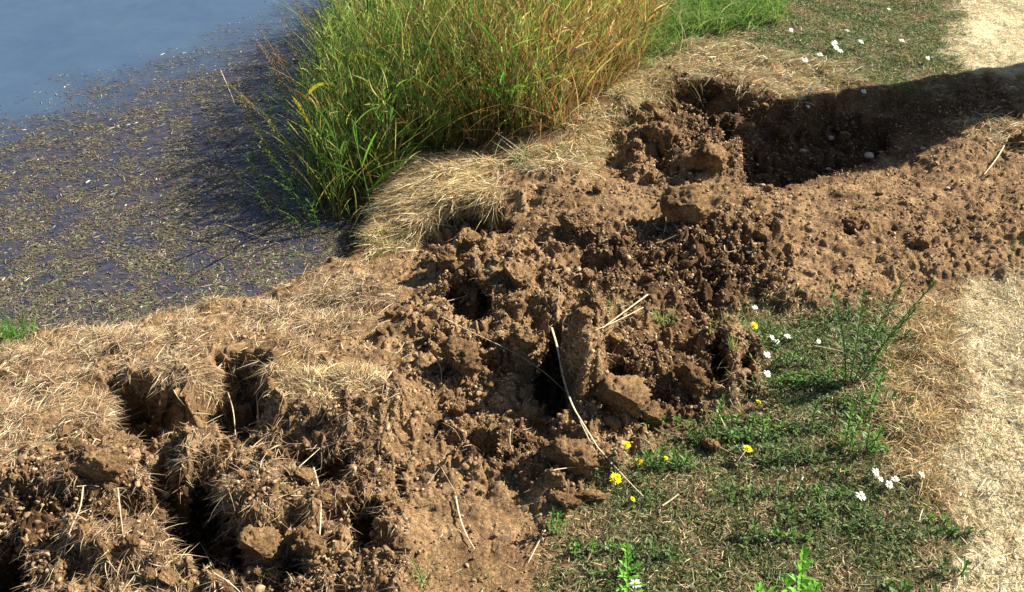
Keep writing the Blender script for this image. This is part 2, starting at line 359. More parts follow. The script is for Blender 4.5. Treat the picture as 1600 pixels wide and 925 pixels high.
def flat_mat(name, col, col2=None, rough_=0.6, scale=120, transl=0.0, bumpd=0.0):
    m, t, p, out = new_mat(name)
    g = t.nodes.new('ShaderNodeNewGeometry'); n = tex(t, scale, 6, 0.7, g.outputs['Position'])
    c = ramp(t, n.outputs[0], [(0.35, col), (0.65, col2 or col)])
    t.links.new(c, p.inputs['Base Color']); p.inputs['Roughness'].default_value = rough_; p.inputs['Specular IOR Level'].default_value = 0.25
    if bumpd:
        b = N(t, 'ShaderNodeBump'); b.inputs['Strength'].default_value = 1.0; b.inputs['Distance'].default_value = bumpd
        t.links.new(n.outputs[0], b.inputs['Height']); t.links.new(b.outputs[0], p.inputs['Normal'])
    if transl:
        tr = t.nodes.new('ShaderNodeBsdfTranslucent'); t.links.new(c, tr.inputs[0])
        mx = t.nodes.new('ShaderNodeMixShader'); mx.inputs[0].default_value = transl
        t.links.new(p.outputs[0], mx.inputs[1]); t.links.new(tr.outputs[0], mx.inputs[2]); t.links.new(mx.outputs[0], out.inputs[0])
    return m
M_GROUND = ground_mat()
M_BLADE = tint_mat('grass_blade', 0.5, 0.50, 0.35)
M_DRY = tint_mat('dry_straw', 0.6, 0.18, 0.3)
M_WEED = tint_mat('water_weed_leaf', 0.35, 0.15, 0.5)
M_CRUMB = tint_mat('soil_crumb', 0.95, 0, 0.1, 0.35, 260)
def clod_mat():
    m, t, p, out = new_mat('clod_soil'); g = t.nodes.new('ShaderNodeNewGeometry'); pos = g.outputs['Position']
    t.links.new(soil_colour(t, pos), p.inputs['Base Color']); p.inputs['Roughness'].default_value = 0.95; p.inputs['Specular IOR Level'].default_value = 0.1
    b = N(t, 'ShaderNodeBump'); b.inputs['Strength'].default_value = 1.0; b.inputs['Distance'].default_value = 0.008
    n4 = tex(t, 130, 6, 0.8, pos); t.links.new(n4.outputs[0], b.inputs['Height']); t.links.new(b.outputs[0], p.inputs['Normal']); return m
M_CLOD = clod_mat()
M_UNUSED = None and flat_mat('clod_soil', (0.17, 0.100, 0.052), (0.36, 0.225, 0.125), 0.95, 75, 0, 0.006)
M_STONE = flat_mat('pale_stone', (0.30, 0.24, 0.18), (0.50, 0.43, 0.34), 0.8, 60, 0, 0.003)
M_PETAL = flat_mat('white_petal', (0.80, 0.80, 0.78), (0.86, 0.86, 0.84), 0.6, 80, 0.25)
M_DISC = flat_mat('yellow_disc', (0.75, 0.48, 0.02), (0.85, 0.60, 0.03), 0.8, 500)
M_YELLOW = flat_mat('yellow_petal', (0.86, 0.66, 0.01), (0.92, 0.78, 0.02), 0.6, 200, 0.25)
M_STEM = flat_mat('green_stem', (0.07, 0.14, 0.025), (0.14, 0.24, 0.05), 0.5, 90)
M_LEAF = flat_mat('green_leaf', (0.07, 0.17, 0.025), (0.15, 0.32, 0.05), 0.45, 60, 0.35)
M_LEAFB = flat_mat('bright_green_leaf', (0.12, 0.34, 0.03), (0.26, 0.55, 0.07), 0.45, 60, 0.4)
M_LEAFD = flat_mat('dull_green_leaf', (0.055, 0.11, 0.03), (0.13, 0.20, 0.05), 0.5, 60, 0.3)
M_STRAWP = flat_mat('bleached_straw', (0.36, 0.27, 0.15), (0.66, 0.56, 0.38), 0.5, 70)
M_REEDY = flat_mat('yellowing_reed_leaf', (0.60, 0.50, 0.03), (0.80, 0.68, 0.08), 0.45, 30, 0.4)
M_BROWN = flat_mat('brown_stalk', (0.16, 0.09, 0.045), (0.34, 0.20, 0.10), 0.7, 90)
M_CASTER_BARK = flat_mat('caster_bark', (0.07, 0.05, 0.035), (0.20, 0.15, 0.10), 0.9, 14, 0, 0.03)

def water_mat():
    m, t, p, out = new_mat('pond_water')
    g = t.nodes.new('ShaderNodeNewGeometry'); pos = g.outputs['Position']
    z = N(t, 'ShaderNodeVertexColor', layer_name='zone'); sep = t.nodes.new('ShaderNodeSeparateColor'); t.links.new(z.outputs[0], sep.inputs[0])
    n = tex(t, 5, 7, 0.7, pos); n2 = tex(t, 34, 5, 0.7, pos)
    clear = ramp(t, n.outputs[0], [(0.3, (0.050, 0.085, 0.140)), (0.7, (0.068, 0.108, 0.160))])
    bed = ramp(t, n2.outputs[0], [(0.3, (0.014, 0.020, 0.042)), (0.5, (0.045, 0.044, 0.060)), (0.72, (0.095, 0.078, 0.055))])
    c = mixc(t, clear, bed, sep.outputs[0])
    t.links.new(c, p.inputs['Base Color']); p.inputs['Roughness'].default_value = 0.06; p.inputs['IOR'].default_value = 1.33
    b = N(t, 'ShaderNodeBump'); b.inputs['Strength'].default_value = 0.25; b.inputs['Distance'].default_value = 0.01
    n3 = tex(t, 7, 3, 0.5, pos); t.links.new(n3.outputs[0], b.inputs['Height']); t.links.new(b.outputs[0], p.inputs['Normal'])
    return m

# ------------------------------------------------------------------ ground, soil and path (one continuous surface, split by what it is)
idx = np.arange(NR * NC).reshape(NR, NC)
quads = np.stack([idx[:-1, :-1], idx[:-1, 1:], idx[1:, 1:], idx[1:, :-1]], -1).reshape(-1, 4)
allv = np.stack([VX, VY, VZ], -1).reshape(-1, 3)
zone = np.stack([np.clip(STRAW * (1 - PITM) * (0.35 + 0.65 * sstep(-0.22, 0.28, fbm(GX, GY, 0.24, 4, 133, 0.65))) + 0.6 * REST, 0, 1), GREEN * (1 - PITM), PATH, DAMP_SHADE], -1).reshape(-1, 4)
pm = PATH.reshape(-1)[quads[:, 0]] > 0.5
sm = (SOIL.reshape(-1)[quads[:, 0]] > 0.5) & ~pm
def part_mesh(name, sel):
    q = quads[sel]; u, inv = np.unique(q, return_inverse=True)
    o = mesh_np(name, allv[u], inv.reshape(-1, 4), M_GROUND, None, None, True, zone[u]); return tag(o, kind='structure')
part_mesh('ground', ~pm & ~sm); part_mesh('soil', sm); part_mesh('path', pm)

# water: a sheet with its own grid
wxs = np.concatenate([np.array([-900, -200, -60, -20, -10]), np.arange(-6, 2.6, 0.03), np.array([6, 20, 60])])
wys = np.concatenate([np.array([-30, -5, 0]), np.arange(1.2, 9, 0.03), np.array([12, 20, 60, 200, 900])])
WX, WY = np.meshgrid(wxs, wys)
wpx, wpy = proj(WX, WY, WZ)
clear_poly = [(-4000, -653), (3000, -653), (700, -120), (480, -10), (400, 30), (210, 92), (60, 150), (0, 168), (-200, 210), (-4000, 400)]
def weed_density(px, py, x, y):
    s = -poly_sd(px + 34 * fbm(x, y, 0.5, 3, 101) * 2, py + 16 * fbm(x, y, 0.3, 3, 103) * 2, clear_poly)
    return sstep(-15, 85, s)
wd = weed_density(wpx, wpy, WX, WY)
wi = np.arange(WX.size).reshape(WX.shape)
wq = np.stack([wi[:-1, :-1], wi[:-1, 1:], wi[1:, 1:], wi[1:, :-1]], -1).reshape(-1, 4)
o = mesh_np('water', np.stack([WX, WY, np.full(WX.shape, WZ)], -1).reshape(-1, 3), wq, water_mat(), None, None, True,
            np.stack([wd, wd, wd, np.ones(wd.shape)], -1).reshape(-1, 4))
tag(o, kind='structure')

# ------------------------------------------------------------------ blades
def ribbons(name, root, d0, bend, length, width, nseg, col, mat, tipcol=None, parent=None, profile='taper', sag=None, side=None):
    n = len(root); ts = np.linspace(0, 1, nseg + 1)
    d0 = d0 / (np.linalg.norm(d0, axis=1, keepdims=True) + 1e-9)
    L = length[:, None, None]; T = ts[None, :, None]
    P = root[:, None, :] + L * (T * d0[:, None, :] + (T ** 2) * bend[:, None, :])
    if side is None:
        r = rng.normal(size=(n, 3)); side = np.cross(d0, r); side /= np.linalg.norm(side, axis=1, keepdims=True) + 1e-9
    if profile == 'taper': wp = (1 - ts ** 1.6) * 0.94 + 0.06
    elif profile == 'even': wp = np.full(nseg + 1, 1.0)
    else: wp = np.sin(np.pi * np.clip(ts * 0.92 + 0.06, 0, 1)) ** 0.8 + 0.03
    W = 0.5 * width[:, None, None] * wp[None, :, None] * side[:, None, :]
    V = np.stack([P - W, P + W], 2).reshape(-1, 3)
    base = (np.arange(n) * (nseg + 1) * 2)[:, None, None] + (np.arange(nseg) * 2)[None, :, None]
    q = base + np.array([0, 1, 3, 2])[None, None, :]
    if tipcol is None: tipcol = col
    C = (col[:, None, :] * (1 - T) + tipcol[:, None, :] * T)
    C = np.repeat(C[:, :, None, :], 2, 2).reshape(-1, 3)
    return mesh_np(name, V, q.reshape(-1, 4), mat, parent, C)
WALL_ = (WXp, WYp)
flatV = allv; flatN = NRM.reshape(-1, 3)
def pick(weight, n, lift=0.0, scale=True):
    if scale: n = int(n * min(1.8, (weight * VIS * AREA).sum() / ((weight * INF * AREA).sum() + 1e-9) / 1.08))
    p = (weight * (VIS if scale else INF) * AREA).reshape(-1); p = p / p.sum()
    i = rng.choice(p.size, n, p=p)
    v = flatV[i] + np.concatenate([rng.normal(0, 0.002, (n, 2)), np.full((n, 1), lift)], 1)
    return i, v, flatN[i]
def pal(n, cols, probs=None, var=0.2, hue=0.05):
    c = np.array(cols)[rng.choice(len(cols), n, p=probs)]
    return c * np.exp(rng.normal(0, var, (n, 1))) * (1 + rng.normal(0, hue, (n, 3)))
def pixfade(i): return FX.reshape(-1)[i], FY.reshape(-1)[i]
STRAWC = [(0.62, 0.46, 0.23), (0.48, 0.32, 0.15), (0.74, 0.60, 0.34), (0.34, 0.20, 0.09), (0.22, 0.12, 0.06)]
clump = lambda s, k: sstep(-0.22, 0.28, fbm(GX, GY, s, 4, k, 0.65))

# dry thatch on the bank
def thatch(name, weight, n, lmin, lmax, wid, up, comb, cols, probs, mat=M_DRY, nseg=3, var=0.25, lift=0.002):
    i, v, nm = pick(weight, n, lift); n = len(v)
    a = comb[0] + rng.normal(0, comb[1], n) + 1.6 * fbm(v[:, 0], v[:, 1], 0.14, 2, 121)
    hor = np.stack([np.cos(a), np.sin(a), np.zeros(n)], 1)
    upv = np.abs(rng.normal(up, up * 0.5, n))[:, None]
    d = hor + nm * upv
    L = rng.uniform(lmin, lmax, n) * rng.uniform(0.6, 1.0, n)
    bend = rng.normal(0, 0.22, (n, 3)); bend[:, 2] = -np.abs(rng.normal(0.5 * up + 0.05, 0.15, n))
    c = pal(n, cols, probs, var)
    return ribbons(name, v, d, bend, L, rng.uniform(0.6, 1.3, n) * wid, nseg, c * 0.85, mat, c * 1.1)
solid = 1 - PITM
o = thatch('bank_thatch', STRAW * (solid * 0.995 + 0.005) * (PX < 790) * (0.10 + clump(0.07, 131)) * (0.10 + clump(0.24, 133)) * sstep(0.005, 0.06, SD), 68000, 0.014, 0.065, 0.0015, 0.42, (-0.9, 1.9), [(0.62, 0.46, 0.25), (0.46, 0.32, 0.17), (0.78, 0.66, 0.43), (0.30, 0.175, 0.10), (0.15, 0.085, 0.05)], [.28, .24, .14, .19, .15])
tag(o, 'tangled dry straw thatch matted over the pond bank', 'dry grass', kind='stuff')
tuftm = mask([([(430, 585), (500, 565), (590, 605), (612, 650), (570, 660), (520, 640), (450, 630)], 1)], 12) * solid
o = thatch('dry_tuft_grass', tuftm, 5200, 0.04, 0.09, 0.0017, 1.5, (1.7, 0.9), STRAWC, [.3, .2, .3, .12, .08])
tag(o, 'stiff pale dry grass tuft on the lip above the dug hollows', 'dry grass', kind='stuff')
moundm = mask([([(585, 390), (605, 290), (650, 258), (760, 248), (795, 300), (785, 330), (700, 340), (640, 380)], 1)], 10) * solid
o = thatch('mound_straw', moundm, 13000, 0.02, 0.10, 0.0017, 0.40, (-2.15, 1.1), [(0.80, 0.62, 0.30), (0.62, 0.42, 0.17), (0.88, 0.74, 0.44), (0.40, 0.24, 0.09)], [.4, .25, .25, .1], nseg=4)
tag(o, 'long yellow straw combed down over the mound below the tall grass', 'dry grass', kind='stuff')
o = thatch('crest_dry_grass', STRAW * (PX > 790) * (PY < 285) * (0.25 + clump(0.12, 271)) * (solid * 0.97 + 0.03), 19000, 0.03, 0.10, 0.0022, 0.7, (-1.3, 0.9), [(0.66, 0.50, 0.28), (0.44, 0.28, 0.12), (0.3, 0.32, 0.10), (0.80, 0.70, 0.46)], [.33, .27, .18, .22])
tag(o, 'short dry grass along the crest above the broken soil scarp', 'dry grass', kind='stuff')
o = thatch('verge_dry_grass', STRAW * (PX > 1300) * (PY > 260), 13000, 0.015, 0.06, 0.0018, 0.45, (0.5, 2.0), [(0.60, 0.43, 0.20), (0.45, 0.28, 0.12), (0.72, 0.58, 0.33), (0.25, 0.2, 0.08)], [.35, .3, .2, .15])
tag(o, 'tan dry grass verge between the weeds and the pale track', 'dry grass', kind='stuff')
# rusty dead grass hanging where the tall clump ends and the scarp begins
rm_ = mask([([(805, 250), (850, 275), (900, 262), (935, 212), (1000, 160), (1025, 110), (990, 90), (870, 215)], 1)], 12)
o = thatch('rusty_grass', rm_, 3200, 0.04, 0.14, 0.0020, 1.0, (-1.1, 1.6), [(0.44, 0.25, 0.08), (0.60, 0.42, 0.17), (0.28, 0.14, 0.05), (0.74, 0.62, 0.36), (0.3, 0.34, 0.09)], [.32, .24, .18, .14, .12], nseg=4)
tag(o, 'rusty dead grass drooping between the tall clump and the scarp', 'dead grass', kind='stuff')
# fine roots and fibres in the dug soil
rootw = (1 - 0.92 * PITM) * SOIL * (0.08 + 0.92 * (coarse * (PX < 640))) * (0.2 + clump(0.12, 141))
o = thatch('root_fibres', rootw, 26000, 0.010, 0.048, 0.0010, 0.5, (-1.5, 1.6), [(0.40, 0.27, 0.15), (0.55, 0.42, 0.26), (0.22, 0.12, 0.06)], [.45, .25, .3])
tag(o, 'fine dry roots and fibres sticking out of the dug soil', 'roots', kind='stuff')
o = thatch('soil_chaff', SOIL * (0.3 + clump(0.2, 151)), 12000, 0.006, 0.028, 0.0014, 0.25, (0, 3), [(0.55, 0.42, 0.25), (0.68, 0.57, 0.38), (0.35, 0.24, 0.12)], [.5, .2, .3])
tag(o, 'short bits of chaff strewn over the bare soil', 'chaff', kind='stuff')
# green weedy turf
o = thatch('turf_dry_blades', GREEN * (0.35 + 1 - clump(0.16, 161)) * solid, 85000, 0.008, 0.032, 0.0016, 0.5, (0.3, 2.5), [(0.54, 0.38, 0.20), (0.72, 0.58, 0.34), (0.28, 0.16, 0.08), (0.40, 0.36, 0.18)], [.35, .2, .25, .2])
tag(o, 'dead brown and tan blades mixed through the weedy turf', 'dry grass', kind='stuff')
o = thatch('turf_grass', GREEN * (0.30 + clump(0.16, 161)) * solid, 120000, 0.008, 0.028, 0.0022, 0.8, (0.3, 2.5), [(0.14, 0.19, 0.06), (0.24, 0.29, 0.10), (0.07, 0.09, 0.035), (0.40, 0.41, 0.24)], [.36, .26, .20, .18], M_BLADE)
tag(o, 'short green grass and weeds of the turf beside the dug soil', 'grass', kind='stuff')
i, v, nm = pick(GREEN * (0.10 + clump(0.13, 163)) * solid, 46000, 0.003); n = len(v)
d = np.stack([rng.normal(0, 1, n), rng.normal(0, 1, n), rng.uniform(0.1, 1.2, n)], 1); b_ = rng.normal(0, 0.2, (n, 3)); b_[:, 2] = -np.abs(b_[:, 2])
c = pal(n, [(0.10, 0.16, 0.04), (0.19, 0.27, 0.08), (0.32, 0.37, 0.17), (0.05, 0.08, 0.025)], [.4, .25, .15, .2], 0.25)
o = ribbons('turf_leaves', v, d, b_, rng.uniform(0.006, 0.018, n), rng.uniform(0.002, 0.005, n), 3, c, M_BLADE, profile='leaf')
tag(o, 'tiny clover like leaves crowded low in the weedy turf', 'ground cover', kind='stuff')
vg = sstep(1400, 1470, PX) * (PY > 420) * (1 - SOIL) * (0.3 + clump(0.1, 291))
o = thatch('track_edge_grass', vg, 16000, 0.008, 0.040, 0.0015, 0.4, (0.4, 2.5), [(0.55, 0.40, 0.20), (0.72, 0.58, 0.33), (0.30, 0.20, 0.10), (0.30, 0.30, 0.12)], [.4, .3, .2, .1])
tag(o, 'thin dry grass creeping into the pale track', 'dry grass', kind='stuff')
# straw litter on the track
o = thatch('path_straw', PATH * (0.35 + clump(0.2, 191)), 90000, 0.006, 0.036, 0.0014, 0.12, (0.4, 2.5), [(0.86, 0.75, 0.48), (0.74, 0.61, 0.35), (0.90, 0.83, 0.60), (0.44, 0.32, 0.17)], [.4, .27, .2, .13], nseg=2)
tag(o, 'bleached straw litter trodden flat on the track', 'straw', kind='stuff')
# longer soft green grass at the top beyond the crest
gm = mask([([(1000, 92), (1005, -200), (1290, -200), (1220, 30), (1090, 58)], 1)], 10)
i, v, nm = pick(gm, 12000); n = len(v)
d = np.stack([rng.normal(-0.1, 0.35, n), rng.normal(-0.25, 0.35, n), np.ones(n)], 1)
bend = np.stack([rng.normal(-0.1, 0.35, n), rng.normal(-0.2, 0.3, n), -np.abs(rng.normal(0.3, 0.15, n))], 1)
c = pal(n, [(0.13, 0.26, 0.04), (0.22, 0.36, 0.07), (0.42, 0.44, 0.16)], [.45, .4, .15], 0.2)
o = ribbons('meadow_grass', v, d, bend, rng.uniform(0.08, 0.20, n), rng.uniform(0.002, 0.004, n), 4, c * 0.8, M_BLADE, c)
tag(o, 'soft bright green grass growing behind the crest at the back', 'grass', kind='stuff')

# ------------------------------------------------------------------ tall grass clump at the water's edge
clump_px = [(500, 292), (555, 306), (598, 288), (625, 262), (690, 246), (800, 258), (892, 266), (928, 215), (992, 165), (1022, 110), (1015, -40), (900, -120), (760, -120), (640, -60), (560, 20), (500, 110), (478, 200), (480, 290)]
cg = [unproj(px, py, -0.16)[:2] for px, py in clump_px]
cg_x = [p[0] for p in cg]; cg_y = [p[1] for p in cg]
def in_clump(n):
    out = np.zeros((0, 2))
    while len(out) < n:
        q = np.stack([rng.uniform(min(cg_x), max(cg_x), n * 3), rng.uniform(min(cg_y), max(cg_y), n * 3)], 1)
        s = poly_sd(q[:, 0], q[:, 1], cg) + 0.03 * fbm(q[:, 0], q[:, 1], 0.08, 2, 171)
        dens = 0.10 + 0.90 * sstep(-0.22, 0.30, fbm(q[:, 0], q[:, 1], 0.10, 2, 173))
        out = np.concatenate([out, q[(s > 0) & (rng.random(n * 3) < dens)]])
    return out[:n]
from_grid_y = ys; 
def ground_z(x, y):
    j = np.clip(np.searchsorted(ys, y), 1, NR - 2); sx = np.maximum(0.81 * ys[j] + 0.94, 0.6)
    i = np.clip(np.searchsorted(us, x / sx), 1, NC - 2)
    return np.maximum(VZ[j, i], WZ - 0.02)
n = 14500
q = in_clump(n); z0 = ground_z(q[:, 0], q[:, 1]); root = np.stack([q[:, 0], q[:, 1], z0 - 0.01], 1)
bpx, bqy = proj(root[:, 0], root[:, 1], root[:, 2])
fr = poly_sd(q[:, 0], q[:, 1], cg)
lean = np.stack([rng.normal(0.0, 0.17, n) + 0.5 * fbm(q[:, 0], q[:, 1], 0.10, 2, 251), rng.normal(-0.06, 0.18, n) + 0.4 * fbm(q[:, 0], q[:, 1], 0.10, 2, 253), np.ones(n)], 1)
outx = sstep(640, 470, bpx); lean[:, 0] += 0.10 * outx
bend = np.stack([rng.normal(0, 0.22, n), rng.normal(-0.03, 0.24, n), -np.abs(rng.normal(0.08, 0.12, n))], 1)
tall = (0.36 + 0.36 * sstep(0, 0.25, fr)) * (1 + 0.35 * fbm(q[:, 0], q[:, 1], 0.09, 2, 257)) ; tall *= 1 - 0.42 * sstep(820, 980, bpx)
L = tall * rng.uniform(0.55, 1.1, n)
hue = np.clip((bpx - 560) / 400 + 0.30 * fbm(q[:, 0], q[:, 1], 0.15, 2, 181) * 2 + rng.normal(0, 0.28, n), 0, 1)[:, None]
gcol = pal(n, [(0.15, 0.27, 0.045), (0.25, 0.37, 0.07), (0.56, 0.54, 0.12), (0.07, 0.14, 0.03)], [.30, .27, .21, .22], 0.22)
acol = pal(n, [(0.46, 0.28, 0.08), (0.28, 0.14, 0.05), (0.60, 0.46, 0.20), (0.30, 0.33, 0.07)], [.30, .32, .15, .23], 0.24)
c = np.where(rng.random((n, 1)) < hue, acol, gcol)
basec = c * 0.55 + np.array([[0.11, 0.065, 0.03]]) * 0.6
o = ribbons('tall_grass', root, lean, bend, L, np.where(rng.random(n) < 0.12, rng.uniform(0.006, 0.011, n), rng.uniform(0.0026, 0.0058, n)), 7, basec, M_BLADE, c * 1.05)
tag(o, 'dense clump of tall green and amber grass at the pond edge', 'tall grass', kind='stuff')
# short side leaves all through the clump
n = 15000; q = in_clump(n); z0 = ground_z(q[:, 0], q[:, 1]); bpx, bqy = proj(q[:, 0], q[:, 1], z0); fr = poly_sd(q[:, 0], q[:, 1], cg)
root = np.stack([q[:, 0], q[:, 1], z0 + (0.10 + (0.25 + 0.30 * sstep(0, 0.25, fr)) * rng.uniform(0, 1, n) ** 0.55) * (1 - 0.4 * sstep(820, 980, bpx))], 1)
d = np.stack([rng.normal(0.05, 0.38, n), rng.normal(-0.1, 0.38, n), rng.uniform(0.5, 1.3, n)], 1)
bend = np.stack([rng.normal(0, 0.2, n), rng.normal(0, 0.2, n), -np.abs(rng.normal(0.12, 0.15, n))], 1)
hue = np.clip((bpx - 560) / 430 + 0.30 * fbm(q[:, 0], q[:, 1], 0.15, 2, 181) * 2 + rng.normal(0, 0.25, n), 0, 1)[:, None]
gcol = pal(n, [(0.16, 0.28, 0.045), (0.26, 0.39, 0.07), (0.48, 0.50, 0.12), (0.08, 0.15, 0.03)], [.33, .27, .2, .2], 0.22)
acol = pal(n, [(0.48, 0.29, 0.08), (0.28, 0.14, 0.05), (0.64, 0.50, 0.22), (0.34, 0.36, 0.08)], [.30, .32, .15, .23], 0.24)
c = np.where(rng.random((n, 1)) < hue, acol, gcol)
o = ribbons('grass_leaves', root, d, bend, rng.uniform(0.04, 0.13, n), rng.uniform(0.0025, 0.006, n), 4, c * 0.95, M_BLADE, c * 1.05, profile='leaf')
tag(o, 'short side leaves filling the tall grass clump at the pond edge', 'tall grass', kind='stuff')
# dead brown thatch at its foot
n = 9000; q = in_clump(n); z0 = ground_z(q[:, 0], q[:, 1]); bpx, bqy = proj(q[:, 0], q[:, 1], z0)
keep = rng.random(n) < 0.15 + 0.85 * sstep(560, 760, bpx); q = q[keep]; z0 = z0[keep]; n = len(q)
root = np.stack([q[:, 0], q[:, 1], z0], 1)
d = np.stack([rng.normal(0, 0.55, n), rng.normal(-0.15, 0.55, n), np.ones(n) * 0.8], 1); bend = rng.normal(0, 0.35, (n, 3)); bend[:, 2] = -np.abs(bend[:, 2])
c = pal(n, [(0.36, 0.20, 0.07), (0.20, 0.10, 0.045), (0.52, 0.36, 0.14), (0.60, 0.50, 0.28)], [.4, .3, .2, .1], 0.22)
o = ribbons('dead_grass', root, d, bend, rng.uniform(0.10, 0.36, n), rng.uniform(0.0016, 0.0038, n), 4, c * 0.8, M_DRY, c)
tag(o, 'dead rust brown grass at the foot of the tall clump', 'dead grass', kind='stuff')

# ------------------------------------------------------------------ water weed
n = 430000
q = np.stack([rng.uniform(0, 1, n), rng.uniform(0, 1, n)], 1)
pxx = q[:, 0] * 960 - 220; pyy = -60 + q[:, 1] * 690          # even in the picture, then thinned to what the water's surface holds
t_ = (WZ - H) / (-sp + (462.5 - pyy) / F * cp); X = (pxx - 800) / F * t_; Y = (cp + (462.5 - pyy) / F * sp) * t_
wgt = weed_density(pxx, pyy, X, Y) * (0.12 + 0.88 * sstep(-0.25, 0.22, fbm(X, Y, 0.13, 4, 201, 0.6))) * np.clip(0.18 + t_ ** 2 / 9.0, 0, 1)
sdw = -poly_sd(X, Y, wpoly)
keep = (rng.random(n) < wgt * 0.62) & (sdw < 0.0); X = X[keep]; Y = Y[keep]; n = len(X)
root = np.stack([X, Y, WZ + rng.uniform(0.0005, 0.004, n)], 1)
a = rng.normal(0.2, 1.0, n) + 2.0 * fbm(X, Y, 0.3, 2, 211)
d = np.stack([np.cos(a), np.sin(a), rng.uniform(0.0, 0.07, n)], 1)
bend = np.stack([rng.normal(0, 0.3, n), rng.normal(0, 0.3, n), -rng.uniform(0.0, 0.15, n)], 1)
side = np.stack([-np.sin(a), np.cos(a), rng.normal(0, 0.35, n)], 1)
c = pal(n, [(0.13, 0.115, 0.055), (0.18, 0.125, 0.090), (0.11, 0.080, 0.085), (0.24, 0.215, 0.11), (0.14, 0.18, 0.075), (0.42, 0.38, 0.30)], [.24, .26, .24, .11, .13, .02], 0.3)
o = ribbons('water_weed', root, d, bend, rng.uniform(0.006, 0.023, n), rng.uniform(0.0014, 0.0042, n), 3, c, M_WEED, profile='leaf', side=side)
tag(o, 'olive and brown water weed leaves floating over the pond', 'water weed', kind='stuff')

# ------------------------------------------------------------------ soil crumbs (small, uncountable)
def ico(sub):
    import bmesh
    bm = bmesh.new(); bmesh.ops.create_icosphere(bm, subdivisions=sub, radius=1)
    v = np.array([x.co[:] for x in bm.verts]); f = np.array([[y.index for y in x.verts] for x in bm.faces]); bm.free(); return v, f
iv, ifc = ico(2); iv1, ifc1 = ico(1)
def lumps(name, pos, size, col, base, mat):
    bv, bf = base; n = len(pos)
    s = size[:, None] * rng.uniform(0.65, 1.25, (n, 3)); s[:, 2] *= 0.85
    jit = 1 + rng.normal(0, 0.10, (n, len(bv), 1))
    for q_ in range(8):                                  # broken faces: cut by random planes
        pn = rng.normal(size=(n, 1, 3)); pn /= np.linalg.norm(pn, axis=2, keepdims=True); cd_ = rng.uniform(0.3, 0.75, (n, 1))
        V0 = bv[None] * jit if q_ == 0 else V
        ex = np.clip((V0 * pn).sum(2) - cd_, 0, None); V = V0 - pn * ex[:, :, None]
    a = rng.uniform(0, 2 * np.pi, n); ca, sa = np.cos(a)[:, None], np.sin(a)[:, None]
    V = V * s[:, None, :]
    x = V[:, :, 0] * ca - V[:, :, 1] * sa; y = V[:, :, 0] * sa + V[:, :, 1] * ca; V = np.stack([x, y, V[:, :, 2]], -1) + pos[:, None, :]
    Fc = bf[None] + (np.arange(n) * len(bv))[:, None, None]
    return mesh_np(name, V.reshape(-1, 3), Fc.reshape(-1, 3), mat, None, np.repeat(col[:, None], len(bv), 1).reshape(-1, 3), smooth=False)
SOILC = [(0.25, 0.162, 0.090), (0.34, 0.228, 0.130), (0.155, 0.095, 0.051), (0.41, 0.29, 0.17)]
i, v, nm = pick((rough + 0.10 * SOIL) * (0.25 + clump(0.15, 221)), 70000); n = len(v)
size = 0.0022 * (rng.random(n) ** -0.42); size = np.clip(size, 0.002, 0.0075)
o = lumps('soil_crumbs', v + nm * (size * 0.4)[:, None], size, pal(n, SOILC, [.4, .25, .25, .1], 0.2, 0.01), (iv1, ifc1), M_CRUMB)
tag(o, 'loose crumbs of dry brown soil strewn over the dug ground', 'soil crumbs', kind='stuff')
i, v, nm = pick((rough ** 1.5) * (0.3 + clump(0.2, 223)), 3600); n = len(v)
size = np.clip(0.0055 * (rng.random(n) ** -0.30), 0.0055, 0.014)
o = lumps('soil_lumps', v + nm * (size * 0.2)[:, None], size, pal(n, SOILC, [.4, .25, .25, .1], 0.15, 0.01), (iv, ifc), M_CRUMB)
tag(o, 'many small lumps of crumbled soil across the dug ground', 'soil lumps', kind='stuff')
#==THINGS==
# ------------------------------------------------------------------ finding places on the ground, sightline helpers
_v = VIS.reshape(-1); _fx = FX.reshape(-1)[_v]; _fy = FY.reshape(-1)[_v]; _p = flatV[_v]
_wat = _p[:, 2] < WZ
camp = np.array([0, 0, H])
def ray(px, py):
    dx = (px - 800) / F; dy = (462.5 - py) / F
    v = np.array([dx, cp + dy * sp, -sp + dy * cp]); return v / np.linalg.norm(v)
def at(px, py):
    """the ground (or water) seen in that direction"""
    m = (np.abs(_fx - px) < 5) & (np.abs(_fy - py) < 5)
    g = unproj(px, py, WZ)
    if not m.any(): return unproj(px, py, 0.0)
    c_ = _p[m]; d = np.linalg.norm(c_ - camp, axis=1); b = c_[np.argmin(d)]
    if b[2] < WZ: return g
    return b.copy()
def tube(points, r0, r1, sides=5, sub=3, flat=1.0):
    """verts, faces of a tapering round stalk through the points (smoothed)"""
    P = np.array(points, float)
    for _ in range(sub if len(P) > 2 else 0):
        Q = [P[0]]
        for a_, b_ in zip(P[:-1], P[1:]): Q += [a_ * 0.75 + b_ * 0.25, a_ * 0.25 + b_ * 0.75]
        Q.append(P[-1]); P = np.array(Q)
        if len(P) > 40: break
    n = len(P); T = np.gradient(P, axis=0); T /= np.linalg.norm(T, axis=1, keepdims=True) + 1e-9
    up = np.array([0.3, 0.2, 0.93]); A = np.cross(T, up); A /= np.linalg.norm(A, axis=1, keepdims=True) + 1e-9; B = np.cross(T, A)
    rr = np.linspace(r0, r1, n)[:, None, None]; an = np.arange(sides) * 2 * np.pi / sides
    V = P[:, None] + rr * (A[:, None] * np.cos(an)[None, :, None] + flat * B[:, None] * np.sin(an)[None, :, None])
    f = []
    for i in range(n - 1):
        for k in range(sides):
            f.append((i * sides + k, i * sides + (k + 1) % sides, (i + 1) * sides + (k + 1) % sides, (i + 1) * sides + k))
    return V.reshape(-1, 3), np.array(f)
